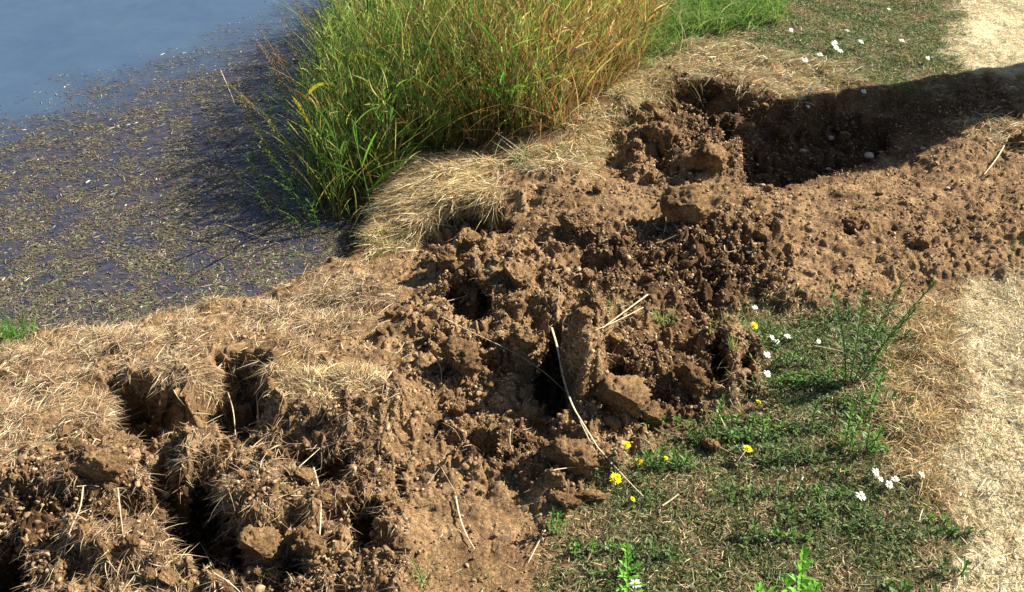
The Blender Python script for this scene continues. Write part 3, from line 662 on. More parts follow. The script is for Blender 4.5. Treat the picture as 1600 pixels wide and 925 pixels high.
def leafmesh(root, d, up, length, width, droop=0.3, fold=0.25, nseg=6):
    """a pointed leaf blade with a folded midrib: verts, faces"""
    d = np.array(d, float); d /= np.linalg.norm(d); up = np.array(up, float)
    s = np.cross(d, up); s /= np.linalg.norm(s) + 1e-9; u = np.cross(s, d)
    V = []
    for i in range(nseg + 1):
        t = i / nseg; w_ = width * 0.5 * (math.sin(math.pi * min(1, t * 0.93 + 0.07)) ** 0.7 if i < nseg else 0.02)
        c_ = root + length * (t * d - droop * t * t * np.array([0, 0, 1]))
        V += [c_ - s * w_ + u * w_ * fold, c_, c_ + s * w_ + u * w_ * fold]
    f = []
    for i in range(nseg):
        a_ = i * 3; f += [(a_, a_ + 1, a_ + 4, a_ + 3), (a_ + 1, a_ + 2, a_ + 5, a_ + 4)]
    return np.array(V), np.array(f)
def join(parts):
    V = []; Fc = []; k = 0
    for v, f in parts: V.append(v); Fc.append(f + k); k += len(v)
    return np.concatenate(V), np.concatenate(Fc)
def build(name, parts, mat, parent=None, smooth=True):
    v, f = join(parts); return mesh_np(name, v, f, mat, parent, None, smooth)
def copy_tree(o, parent=None):
    c_ = o.copy(); COL.objects.link(c_); c_.parent = parent
    for ch in list(o.children): copy_tree(ch, c_)
    return c_

# ------------------------------------------------------------------ trunk-shaped shadow caster, added unseen beyond the right edge to shade the big hollow
base = np.array([2.62, 3.78, -0.03])
t_ = empty('trunk_shadow_caster', base, 'unseen trunk-shaped caster added beside the track to shade the big hollow', 'shadow caster')
def caster_rings(zs, rs, off, seed, sides=40):
    V = []
    for z_, r_, o_ in zip(zs, rs, off):
        for k in range(sides):
            a_ = 2 * math.pi * k / sides
            rr = r_ * (1 + 0.05 * math.sin(5 * a_ + seed) + 0.035 * math.sin(11 * a_ + z_ * 3) + 0.02 * math.sin(23 * a_ + z_ * 7))
            V.append((o_[0] + rr * math.cos(a_), o_[1] + rr * math.sin(a_), z_))
    f = [(i * sides + k, i * sides + (k + 1) % sides, (i + 1) * sides + (k + 1) % sides, (i + 1) * sides + k) for i in range(len(zs) - 1) for k in range(sides)]
    return np.array(V), np.array(f)
zs = [0, 0.06, 0.15, 0.35, 0.7, 1.0, 1.2, 1.32, 1.40, 1.44, 1.45]; rs = [0.34, 0.27, 0.23, 0.20, 0.19, 0.21, 0.25, 0.25, 0.20, 0.11, 0.01]
build('caster_body', [caster_rings(zs, rs, [(0.02 * z_, 0.03 * math.sin(z_ * 3)) for z_ in zs], 1)], M_CASTER_BARK, t_)  # body of the added caster, top widened to suit the shadow
build('caster_stub', [tube([(0.12, 0, 0.9), (0.28, 0.05, 1.0), (0.42, 0.06, 1.14)], 0.055, 0.035, 9)], M_CASTER_BARK, t_)

# ------------------------------------------------------------------ clods
from mathutils import noise as mnoise, Vector
iv3, if3 = ico(5)
def clod_mesh(seed, cuts=5, flat=0.8):
    r_ = np.random.default_rng(seed); V = iv3.copy()
    for _ in range(cuts):
        pn = r_.normal(size=3); pn /= np.linalg.norm(pn); cc = r_.uniform(0.55, 0.9)
        ex = np.clip(V @ pn - cc, 0, None); V = V - ex[:, None] * pn * 0.93
    for pn, cc in (((-0.60, -0.74, -0.20), r_.uniform(0.25, 0.45)),):
        pn = np.array(pn); pn /= np.linalg.norm(pn); ex = np.clip(V @ pn - cc, 0, None); V = V - ex[:, None] * pn * 0.95
    V *= np.array([1.0, r_.uniform(0.7, 0.95), r_.uniform(0.65, 0.9) * flat / 0.8])
    for i in range(len(V)):
        p_ = Vector(V[i] * 2.2 + seed * 3.1); k = mnoise.fractal(p_, 0.6, 2.1, 6) * 0.24 + mnoise.noise(p_ * 7) * 0.07 - abs(mnoise.noise(p_ * 2.5)) * 0.22
        V[i] *= 1 + k
    return V
clod_protos = []
for q_ in range(8):
    me_o = mesh_np('clod', clod_mesh(q_ + 1), if3, M_CLOD, smooth=True); clod_protos.append(me_o)
used_p = [False] * 8
def clod(px, py, wpx_, label, k=None, rot=None, tilt=(0, 0), sc=(1, 1, 1), group='clods of dug soil', sink=0.5):
    wpx_ *= 0.82 if group[0] == 's' else 1.12; sink = sink if group[0] == 's' else 0.3
    k = random.randrange(8) if k is None else k
    g = at(px, py); dist = g[1] * cp + (H - g[2]) * sp; r_ = 0.5 * wpx_ / F * dist
    o = clod_protos[k] if not used_p[k] else clod_protos[k].copy()
    if used_p[k]: COL.objects.link(o)
    used_p[k] = True
    o.location = (g[0], g[1] + r_ * 0.2, g[2] + r_ * (0.75 - sink))
    o.scale = (r_ * sc[0] * 1.15, r_ * sc[1] * 1.15, r_ * sc[2] * 1.15); o.rotation_euler = (tilt[0], tilt[1], random.uniform(-0.7, 0.7) if rot is None else (rot % 1.2) - 0.6)
    return tag(o, label, 'clod', group)
clod(892, 728, 62, 'wedge shaped clod with dark face, under the end of the bent straw', 0, 0.55, sc=(1.15, 0.9, 1.15))
0 and clod(903, 560, 86, 'tall upright block of soil with a dark face, right side of the deep central hollow', 5, 0.5, sc=(0.85, 0.6, 1.5), tilt=(0.1, 0.12))
clod(970, 640, 72, 'big rounded clod just right of the deep central hollow', 2, 2.0)
clod(1062, 340, 62, 'dark lump with a root hanging over it, in the soil behind the middle', 3, 1.0, sc=(1, 1, 1.1))
clod(1035, 232, 56, 'pale tan clod below the broken scarp at the back', 4, 0.3)
clod(1095, 262, 60, 'brown clod at the left end of the big shaded hollow', 5, 2.2)
clod(1080, 605, 50, 'blocky clod left of the square dark hole', 6, 0.1)
clod(1020, 660, 44, 'clod between the small green plant and the big rounded clod', 1, 0.9)
clod(820, 545, 40, 'reddish clod on the left rim of the deep central hollow', 7, 1.9)
clod(722, 580, 62, 'tan clod with dry grass bent over it, left of the central hollow', 0, 2.6)
clod(1108, 700, 26, 'small round orange clod beside the yellow flowers', 4, 0.3)
clod(928, 780, 36, 'flat orange clod below the lowest yellow flower of the soil edge', 6, 0.8, sc=(1.2, 0.8, 0.5))
clod(880, 785, 40, 'flat clod at the edge of turf, below the wedge shaped clod', 5, 0.2, sc=(1.2, 0.8, 0.6))
clod(247, 815, 26, 'lone clod lit inside the dark pit at lower left', 1, 0.2)
clod(1326, 352, 34, 'small dark clod alone on the smooth soil at right', 3, 1.3)
clod(885, 355, 34, 'clod casting a slim shadow right of the straw mound', 7, 0.4)
clod(805, 440, 44, 'clod in the middle of the rough ground below the straw mound', 2, 1.4)
clod(1590, 225, 34, 'brown clod at the far right near the cast shadow', 5, 0.8)
clod(150, 745, 60, 'root bound clod on top of the front left heap', 6, 1.1)
clod(400, 870, 58, 'crumbly clod on the near rim of the front pit', 2, 0.7)
clod(480, 860, 52, 'orange brown clod left of the round burrow hole', 4, 1.5)
clod(690, 415, 44, 'clod under the dark undercut of the straw mound', 1, 2.4)
clod(560, 640, 10, 'tiny clod caught in the stiff pale tuft', 3)
def region(px, py):
    if px > 1470 and py > 440: return 'on the bleached track'
    if px < 640: return 'on the front left heap' if py > 690 else ('around the upper left hollow' if py > 560 else 'on the matted bank by the water')
    if py > 720: return 'on the smooth slope near the bottom edge'
    if py < 300: return 'along the broken scarp at the back'
    if px > 1200: return 'on the smooth soil toward the track'
    if py < 480: return 'in the rough ground behind the central hollow'
    return 'around the deep central hollow'
cl_w = (rough ** 1.6) * (0.2 + clump(0.25, 231)) * (1 - PITM)
i, v, nm = pick(cl_w, 95, scale=False)
for q_ in range(95):
    fx_, fy_ = FX.reshape(-1)[i[q_]], FY.reshape(-1)[i[q_]]
    if not (5 < fx_ < 1595 and 100 < fy_ < 920): continue
    clod(fx_, fy_, random.choice([14, 17, 20, 24, 30, 38]), 'broken clod of dry brown soil ' + region(fx_, fy_), group='small clods scattered over the dug soil', sink=0.5)

# ------------------------------------------------------------------ stones
def stone(px, py, wpx_, label, k):
    g = at(px, py); dist = g[1] * cp + (H - g[2]) * sp; r_ = 0.36 * wpx_ / F * dist
    V = iv.copy(); r2_ = np.random.default_rng(k + 50)
    for _ in range(4):
        pn = r2_.normal(size=3); pn /= np.linalg.norm(pn); ex = np.clip(V @ pn - r2_.uniform(0.5, 0.8), 0, None); V = V - ex[:, None] * pn * 0.8
    o = mesh_np('stone', V * np.array([1, 0.8, 0.55]) * r_, ifc, M_STONE); o.location = (g[0], g[1], g[2] + r_ * 0.25)
    return tag(o, label, 'stone', 'stones in the soil')
for q_, a_ in enumerate([(1362, 240, 24, 'large pale stone at the lit edge of the big shaded hollow'), (1250, 232, 16, 'pale stone deep in the shade of the big hollow'),
                         (1300, 212, 18, 'bluish pale stone higher in the shaded hollow'), (1360, 376, 12, 'white pebble beside the lone dark clod'),
                         (1480, 290, 12, 'pale pebble on the smooth soil near the right edge'), (1298, 262, 12, 'pebble just below the shaded hollow'),
                         (1190, 285, 12, 'pale pebble at the left foot of the shaded hollow'), (1440, 228, 14, 'rounded pebble at the right end of the hollow'),
                         (1582, 655, 13, 'dark speckled pebble on the pale track, upper one'), (1572, 880, 12, 'pebble on the pale track near the bottom corner')]):
    stone(*a_, q_)

# ------------------------------------------------------------------ loose straws, stalks and roots
def straw(pts, r_px, label, name='straw', mat=M_STRAWP, cat='straw', group='loose straws on the bank', lift=0.006, free_end=False, taper=0.45, arch=0.0):
    """ends rest on the ground seen at the first and last place, the middle hangs between them"""
    A = at(*pts[0]); B = at(*pts[-1]); dA = np.linalg.norm(A - camp); dB = np.linalg.norm(B - camp) if not free_end else dA - free_end
    seg = [0.0]
    for a_, b_ in zip(pts[:-1], pts[1:]): seg.append(seg[-1] + math.hypot(b_[0] - a_[0], b_[1] - a_[1]))
    P = []
    for q_, (p_, s_) in enumerate(zip(pts, seg)):
        t = s_ / seg[-1]; d = dA + (dB - dA) * t
        if 0 < q_ < len(pts) - 1 or (free_end and q_):
            d -= arch * math.sin(math.pi * t)
            gd = np.linalg.norm(at(*p_) - camp); d = min(d, gd - lift)
        else: d -= lift
        P.append(camp + ray(*p_) * d)
    dm = 0.5 * (dA + dB); r_ = r_px * 0.29 / F * dm
    o = build(name, [tube(P, r_, r_ * taper, 7, 3, 0.4)], mat); return tag(o, label, cat, group)
straw([(862, 512), (872, 545), (880, 590), (893, 632), (910, 660), (936, 702)], 7.5, 'thick bent pale straw arching over the deep central hollow', arch=0.05, taper=0.6)
straw([(935, 700), (960, 728), (990, 760), (1005, 775)], 5, 'thin straw running on from the wedge clod into the turf')
straw([(905, 655), (922, 690), (930, 705)], 4, 'short straw lying against the thick bent straw')
straw([(690, 495), (745, 523), (800, 548), (850, 580), (884, 612)], 4, 'long thin stem slanting down into the central hollow', arch=0.03)
straw([(865, 734), (900, 729), (935, 732)], 3.5, 'thin stem across the dark face of the wedge clod')
straw([(1012, 460), (985, 480), (942, 512)], 6, 'pale greenish grass blade lying on soil above the central hollow')
straw([(1005, 480), (975, 496), (930, 516)], 4, 'second thinner blade lying along the pale greenish one')
straw([(712, 775), (718, 808), (728, 835), (742, 858)], 6, 'pale stick half buried in the smooth soil near the bottom')
straw([(852, 828), (840, 850), (825, 880)], 4.5, 'straight pale stick at the soil edge near the bottom turf')
straw([(455, 774), (500, 776), (550, 775)], 4.5, 'level pale stalk crossing behind the round burrow hole')
straw([(487, 720), (500, 765), (502, 800), (498, 860)], 6, 'upright pale stalk hanging down the front of the stiff tuft')
straw([(487, 720), (505, 740), (535, 738)], 3, 'twig forking right from the hanging stalk')
straw([(478, 702), (510, 698), (530, 690)], 4, 'short twig above the hanging stalk')
straw([(455, 740), (487, 712), (500, 700)], 3.5, 'twig leaning up to the left of the hanging stalk')
straw([(300, 830), (322, 862), (334, 895), (336, 925)], 5, 'forked pale root over the dark front pit, main stem')
straw([(300, 830), (340, 803), (365, 795)], 3.5, 'thin root rising right from the forked root')
straw([(322, 862), (345, 880), (362, 886)], 3.5, 'side branch of the forked root over the front pit')
straw([(334, 895), (360, 910), (385, 935)], 4, 'lower branch of the forked root at the bottom edge')
straw([(345, 845), (325, 860), (322, 865)], 3.5, 'short root crossing the fork in the front pit')
straw([(130, 760), (126, 795), (110, 825), (100, 865)], 4.5, 'pale root dangling on the front left heap')
straw([(184, 762), (188, 800), (192, 832)], 4, 'thin pale root right of the dangling one on the front left heap')
straw([(120, 760), (140, 758), (155, 760)], 3, 'short level straw on top of the front left heap')
straw([(305, 645), (320, 646), (332, 648)], 4, 'little white stick in the upper left dark hollow')
straw([(400, 600), (402, 630), (404, 660)], 4, 'root hanging at the right end of the upper left hollow')
straw([(355, 610), (365, 640), (368, 680)], 4.5, 'root hanging from the turf lip in the upper left hollow')
straw([(150, 685), (135, 710), (122, 735)], 4, 'straw sloping down left of the upper left hollow')
straw([(600, 545), (620, 555), (632, 535)], 3.5, 'curled straw on the soil above the stiff tuft')
straw([(680, 560), (690, 575), (690, 600)], 4, 'dry blade bent over the tan clod, left one')
straw([(705, 558), (735, 550), (742, 580)], 4, 'dry blade bent over the tan clod, right one')
straw([(1065, 310), (1045, 330), (1038, 362)], 4, 'pale root hanging over the dark lump')
straw([(1578, 210), (1560, 245), (1538, 272)], 5, 'pale yellow stalk lying on the soil at the far right')
straw([(1500, 215), (1530, 225), (1545, 240)], 4, 'short pale stalk near the right end of the shadow')
straw([(780, 215), (810, 240), (845, 262), (868, 275)], 5, 'long pale straw leaning from the tall grass onto the soil')
straw([(925, 165), (940, 178), (944, 195)], 6, 'white broad straw end hanging over the scarp lip')
straw([(1272, 540), (1300, 545), (1320, 550)], 4, 'thin pale twig in the green weeds beside the daisies')
straw([(1320, 572), (1345, 592), (1352, 612)], 3.5, 'thin twig below the tall branched weed')
straw([(1400, 650), (1420, 652), (1436, 653)], 5, 'short level straw between the weeds and the track')
straw([(1455, 600), (1480, 625), (1500, 650)], 3.5, 'dark thin stem sloping in the tan verge', mat=M_BROWN)
straw([(1035, 790), (1050, 780), (1060, 772)], 6, 'short white straw lying in the turf')
straw([(1120, 640), (1140, 680), (1165, 715)], 3.5, 'thin stalk standing behind the right yellow flower')
straw([(1085, 680), (1110, 690), (1150, 712)], 3.5, 'thin stalk lying left of the right yellow flower')
straw([(1255, 745), (1245, 765), (1238, 778)], 4, 'short pale stem in the turf left of the daisy row')
for q_, p_ in enumerate([[(205, 530), (220, 500), (232, 472)], [(190, 550), (182, 530), (174, 510)], [(192, 552), (240, 515), (275, 498)], [(125, 560), (118, 545), (108, 530)],
                         [(155, 545), (150, 520), (146, 502)], [(32, 520), (36, 500), (44, 482)], [(0, 540), (20, 528), (48, 515)]]):
    straw(p_, 3.5, 'thin dry stem standing up from the turf edge against the water', 'dry_stem', M_STRAWP, 'dry stem', 'dry stems along the water edge', free_end=0.05)
rs_ = [(random.uniform(20, 700), random.uniform(560, 905)) for _ in range(50)] + [(random.uniform(640, 1180), random.uniform(330, 700)) for _ in range(26)] + [(random.uniform(1480, 1590), random.uniform(470, 915)) for _ in range(16)]
for (x_, y_) in rs_:
    a_ = random.uniform(-0.6, 2.4); l_ = random.uniform(12, 42); k_2 = random.uniform(-8, 8)
    lab = ('loose pale straw lying on the bleached track', 'straws on the track') if x_ > 1470 else ('loose dry straw lying ' + region(x_, y_), 'straws scattered over the soil')
    straw([(x_, y_), (x_ + l_ * math.cos(a_) / 2 - k_2, y_ + l_ * math.sin(a_) / 2 + k_2), (x_ + l_ * math.cos(a_), y_ + l_ * math.sin(a_))], random.uniform(1.5, 2.6), lab[0], mat=random.choice([M_STRAWP, M_STRAWP, M_BROWN]), group=lab[1])

# ------------------------------------------------------------------ daisies and yellow flowers
def flower_proto(name, kind):
    t = empty(name, (0, 0, 0))
    h = 0.035
    build('stem', [tube([(0, 0, -0.01), (0.002, 0.001, h * 0.5), (0, 0, h)], 0.0010, 0.0008, 5)], M_STEM, t)
    P = []
    if kind == 'daisy':
        for k in range(13):
            a_ = 2 * math.pi * k / 13 + random.uniform(-0.08, 0.08); d = (math.cos(a_), math.sin(a_), random.uniform(-0.15, 0.25))
            P.append(leafmesh(np.array([0, 0, h]) + 0.0025 * np.array(d), d, (0, 0, 1), random.uniform(0.0095, 0.0115), 0.0044, 0.12, 0.15, 5))
        build('petals', P, M_PETAL, t)
        v, f = ico(3) if False else (iv, ifc)
        o = mesh_np('disc', v * np.array([0.0036, 0.0036, 0.0022]) + np.array([0, 0, h + 0.001]), f, M_DISC, t)
    else:
        for ring, (n_, el, L_) in enumerate([(16, 0.15, 0.0125), (13, 0.45, 0.010), (9, 0.9, 0.007)]):
            for k in range(n_):
                a_ = 2 * math.pi * (k + ring * 0.4) / n_ + random.uniform(-0.1, 0.1); d = (math.cos(a_) * math.cos(el), math.sin(a_) * math.cos(el), math.sin(el))
                P.append(leafmesh(np.array([0, 0, h + 0.0005 * ring]), d, (0, 0, 1), L_ * random.uniform(0.9, 1.1), 0.0036, 0.12, 0.1, 4))
        build('petals', P, M_YELLOW, t)
        mesh_np('disc', iv * np.array([0.0030, 0.0030, 0.0022]) + np.array([0, 0, h + 0.0015]), ifc, M_DISC, t)
        mesh_np('calyx', iv * np.array([0.0034, 0.0034, 0.0035]) + np.array([0, 0, h - 0.003]), ifc, M_STEM, t)
    return t
daisy0 = flower_proto('daisy', 'daisy'); yellow0 = flower_proto('yellow_flower', 'yellow')
du_ = {'d': False, 'y': False}
def flower(kind, px, py, label, size=1.0, tilt=None, group=None):
    p0 = daisy0 if kind == 'd' else yellow0
    o = p0 if not du_[kind] else copy_tree(p0); du_[kind] = True
    g = at(px, py + 10); o.location = (g[0], g[1], g[2])
    tx, ty = tilt if tilt else (random.uniform(-0.15, 0.6), random.uniform(0.05, 0.75))
    o.rotation_euler = (tx, ty, random.uniform(-0.3, 0.3)); o.scale = (size,) * 3
    return tag(o, label, 'flower', group or ('white daisies in the turf' if kind == 'd' else 'yellow flowers at the soil edge'))
for a_ in [(1357, 732, 'topmost daisy of the short row in the lower right turf', 1.0), (1370, 742, 'second daisy down in the short row in the lower right turf', 0.9),
           (1383, 748, 'white daisy in the middle of the row in the lower right turf', 1.0), (1399, 749, 'last white daisy of the row, nearest the track', 1.0),
           (1424, 737, 'daisy standing apart right of the row in the lower right turf', 0.9), (1337, 776, 'half closed white daisy alone below the row', 1.15),
           (992, 915, 'white daisy beside the tall green shoot at the bottom edge', 1.2), (1180, 479, 'white daisy directly above the yellow flower by the soil', 1.1),
           (1199, 521, 'left daisy of the trio below the yellow flower', 0.9), (1209, 529, 'middle daisy of the trio below the yellow flower', 0.9), (1226, 525, 'right and largest daisy of the trio below the yellow flower', 1.2),
           (1276, 523, 'faint daisy between the trio and the tall branched weed', 0.7), (1193, 551, 'daisy under the trio, beside the soil edge', 1.15), (1190, 580, 'lowest daisy of the group beside the square dark hole', 1.15),
           (1262, 135, 'lone daisy at the lip of the shaded hollow', 1.1), (1260, 163, 'daisy on the left edge of the cast shadow', 1.1), (1346, 141, 'daisy inside the top edge of the cast shadow', 1.1),
           (1388, 8, 'daisy nearest the top edge of the far turf', 1.1), (1446, 84, 'daisy nearest the pale track on the far turf', 1.2), (1235, 39, 'leftmost daisy on the far turf by the bright grass', 1.1)]:
    flower('d', *a_[:3], size=a_[3] * random.uniform(0.65, 0.9))
for x_, y_ in [(1296, 64), (1303, 71), (1311, 79), (1320, 47), (1275, 84), (1340, 63), (1407, 62), (1301, 66), (1256, 92)]:
    flower('d', x_, y_, 'one of the small white daisies scattered in the middle of the far turf', 1.15, group='daisies scattered in the far turf')
for a_ in [(1171, 502, 'yellow flower standing alone beside the white daisies', 1.0), (978, 689, 'yellow flower at the foot of the crumbled soil, highest of the left four', 0.85),
           (1000, 714, 'yellow flower left of the small green plant', 0.85), (955, 745, 'brightest yellow flower, just right of the wedge clod', 1.25), (984, 775, 'small yellow flower where turf meets soil', 0.6),
           (1162, 706, 'round yellow flower alone in the dry turf', 1.05), (1177, 628, 'small yellow flower under the square dark hole', 0.8), (1040, 709, 'tiny yellow flower in the small green plant', 0.5)]:
    flower('y', *a_[:3], size=a_[3])

# ------------------------------------------------------------------ leafy weeds
def weed(px, py, height, label, stems=1, lean=(0, 0), leaf=0.03, lw=0.005, dens=150, mat=M_LEAF, spread=0.3, name='leafy_weed', group='leafy weeds in the turf', tips=True, base=None, bare=0.15):
    g = at(px, py) if base is None else base
    t = empty(name, g, label, 'weed', group)
    for s_ in range(stems):
        hh = height * random.uniform(0.75, 1.0) if s_ else height
        off = (s_ - (stems - 1) / 2) * spread
        top = np.array([lean[0] + off + random.uniform(-.05, .05), lean[1] + random.uniform(-.08, .08), 1.0]); top *= hh / np.linalg.norm(top)
        p0 = np.array([off * 0.03, 0, -0.006]); mid = p0 + top * 0.5 + np.array([-top[0] * 0.18, 0.0, 0.01])
        pts = np.array([p0, mid, top]); so = build('stem', [tube(pts, 0.0020, 0.0010, 6)], M_STEM, t)
        P = []; nl = max(8, int(hh * dens))
        for k in range(nl):
            u = bare + (1 - bare) * k / (nl - 1); c_ = (1 - u) ** 2 * p0 + 2 * u * (1 - u) * mid + u * u * top
            a_ = k * 2.399 + random.uniform(-.3, .3); el = 0.35 + 0.8 * u ** 2 + random.uniform(-.2, .2)
            d = (math.cos(a_) * math.cos(el), math.sin(a_) * math.cos(el), math.sin(el))
            L_ = leaf * (0.55 + 0.6 * math.sin(math.pi * min(1, u * 0.9 + 0.1))) * random.uniform(0.7, 1.1)
            P.append(leafmesh(c_, d, (0, 0, 1), L_, lw * random.uniform(.8, 1.2), random.uniform(0.0, 0.35), 0.3, 4))
        build('leaves', P, mat, t)
    return t
weed(1335, 592, 0.32, 'tall branched weed with several leafy stems beside the dug soil', 4, (0.02, 0), 0.026, 0.0044, 210, M_LEAFD, 0.30)
weed(1350, 590, 0.31, 'slender weed stem leaning right toward the track behind the branched weed', 1, (0.38, 0.1), 0.026, 0.0044, 210, M_LEAFD)
weed(1362, 640, 0.13, 'short leafy weed below the tall branched weed', 1, (0.05, 0), 0.022, 0.005, 200, M_LEAF)
weed(1328, 690, 0.13, 'low green weed left of the short leafy weed', 2, (0, 0), 0.024, 0.006, 200, M_LEAF)
weed(1270, 660, 0.08, 'small pale green sprig in the turf right of the square hole', 1, (0, 0), 0.02, 0.004, 220, M_LEAFD)
weed(1360, 705, 0.09, 'small bright weed just above the daisy row', 2, (0, 0), 0.022, 0.006, 200, M_LEAF)
weed(982, 965, 0.20, 'tall bright green shoot at the bottom edge beside a daisy', 1, (-0.03, 0), 0.032, 0.0065, 170, M_LEAFB)
weed(1245, 985, 0.22, 'stout bright green weed at the bottom edge with drooping lower leaves', 1, (-0.06, 0), 0.036, 0.0085, 190, M_LEAFB)
weed(1240, 950, 0.10, 'low spreading shoots at the foot of the stout weed', 3, (-0.3, 0), 0.04, 0.008, 150, M_LEAFB, 0.9)
weed(1400, 955, 0.09, 'pale green weed tip at the bottom edge nearest the track', 1, (0, 0), 0.035, 0.006, 180, M_LEAFD)
weed(1122, 668, 0.11, 'feathery green sprig in front of the square dark hole', 1, (0.05, 0), 0.018, 0.0025, 420, M_LEAF)
weed(1112, 680, 0.05, 'bushy dark green weed at the foot of the feathery sprig', 4, (0, 0), 0.024, 0.0035, 320, M_LEAFD, 0.8)
weed(1045, 725, 0.06, 'small green plant at the soil edge among the yellow flowers', 4, (0, 0), 0.024, 0.004, 320, M_LEAF, 0.7)
weed(866, 830, 0.07, 'small green sprig where the bottom turf meets smooth soil', 2, (0.1, 0), 0.02, 0.004, 200, M_LEAF)
weed(668, 915, 0.09, 'thin curved green sprout on the smooth soil near the bottom', 1, (-0.25, 0), 0.018, 0.003, 100, M_LEAFD)
weed(1220, 530, 0.05, 'dark green leafy weed among the white daisies', 4, (0, 0), 0.026, 0.005, 260, M_LEAFD, 0.9)
weed(1440, 940, 0.05, 'low green weed at the bottom right turf', 3, (0, 0), 0.03, 0.006, 200, M_LEAFD, 0.9)
wi_, wv_, wn_ = pick(GREEN * clump(0.16, 161) * (PY > 480) * (PY < 930), 60, scale=False)
for q_ in range(60):
    weed(0, 0, random.uniform(0.018, 0.05), 'small low leafy weed in the turf ' + ('nearest the bottom edge' if FY.reshape(-1)[wi_[q_]] > 780 else 'between the soil and the daisy row' if FX.reshape(-1)[wi_[q_]] < 1250 else 'near the tan verge'), random.choice([2, 3, 4]), (0, 0), random.uniform(0.014, 0.026), random.uniform(0.003, 0.006), 280,
         random.choice([M_LEAFD, M_LEAF, M_LEAFD]), 1.1, 'low_weed', 'low weeds through the turf', base=wv_[q_])

# ------------------------------------------------------------------ grass tufts
def tuft(px, py, n, L, label, cols=((0.16, 0.30, 0.05), (0.30, 0.40, 0.10), (0.45, 0.42, 0.20)), spread=0.02, w_=0.0022, lean=0.5, mat=None, name='grass_tuft', group='green tufts', cat='grass tuft'):
    g = at(px, py)
    root = np.stack([g[0] + rng.normal(0, spread, n), g[1] + rng.normal(0, spread, n), np.full(n, g[2] - 0.004)], 1)
    d = np.stack([rng.normal(0, lean, n), rng.normal(0, lean, n), np.ones(n)], 1); b = rng.normal(0, 0.3, (n, 3)); b[:, 2] = -np.abs(b[:, 2])
    c = pal(n, list(cols), None, 0.2)
    o = ribbons(name, root, d, b, L * rng.uniform(0.5, 1.1, n), w_ * rng.uniform(.7, 1.4, n), 4, c * 0.8, mat or M_BLADE, c)
    return tag(o, label, cat, group)
tuft(1030, 500, 45, 0.05, 'light green grass tuft sprouting from soil above the central hollow', spread=0.018)
tuft(1052, 492, 30, 0.04, 'smaller green tuft right beside the light green one', spread=0.012)
tuft(1146, 545, 22, 0.05, 'single bright tuft of blades above the square dark hole', spread=0.006, lean=0.2)
tuft(960, 470, 30, 0.035, 'sparse green tuft at the left end of the lying pale blades', spread=0.016)
tuft(1135, 500, 40, 0.04, 'green tuft left of the yellow flower by the daisies', spread=0.025)
tuft(660, 905, 40, 0.05, 'green tuft around the curved sprout near the bottom', spread=0.02)
tuft(755, 895, 26, 0.03, 'tiny green tuft on the smooth soil near the bottom', spread=0.02)
tuft(1360, 318, 18, 0.03, 'tiny green tuft on the smooth soil below the shaded hollow', spread=0.02)
tuft(1580, 388, 60, 0.04, 'pale green grass patch on the soil at the right edge', spread=0.05, lean=1.0)
tuft(1120, 265, 20, 0.03, 'tiny green tuft beside the brown clod at the hollow', spread=0.012)
tuft(840, 245, 120, 0.13, 'drooping pale green grass at the foot of the tall clump', ((0.40, 0.42, 0.18), (0.60, 0.55, 0.32), (0.22, 0.30, 0.08)), 0.06, 0.003, 0.9)
tuft(1000, 165, 90, 0.12, 'pale green blades hanging over the left end of the scarp', ((0.45, 0.46, 0.22), (0.62, 0.55, 0.34), (0.25, 0.33, 0.08)), 0.08, 0.0028, 1.2)
tuft(598, 375, 70, 0.10, 'green blades between the straw mound and the water', ((0.25, 0.32, 0.07), (0.60, 0.52, 0.25)), 0.04, 0.0028, 0.8)
tuft(8, 530, 160, 0.10, 'bright green grass tuft at the left edge by the water', ((0.10, 0.28, 0.04), (0.18, 0.36, 0.05)), 0.035, 0.004, 0.35)

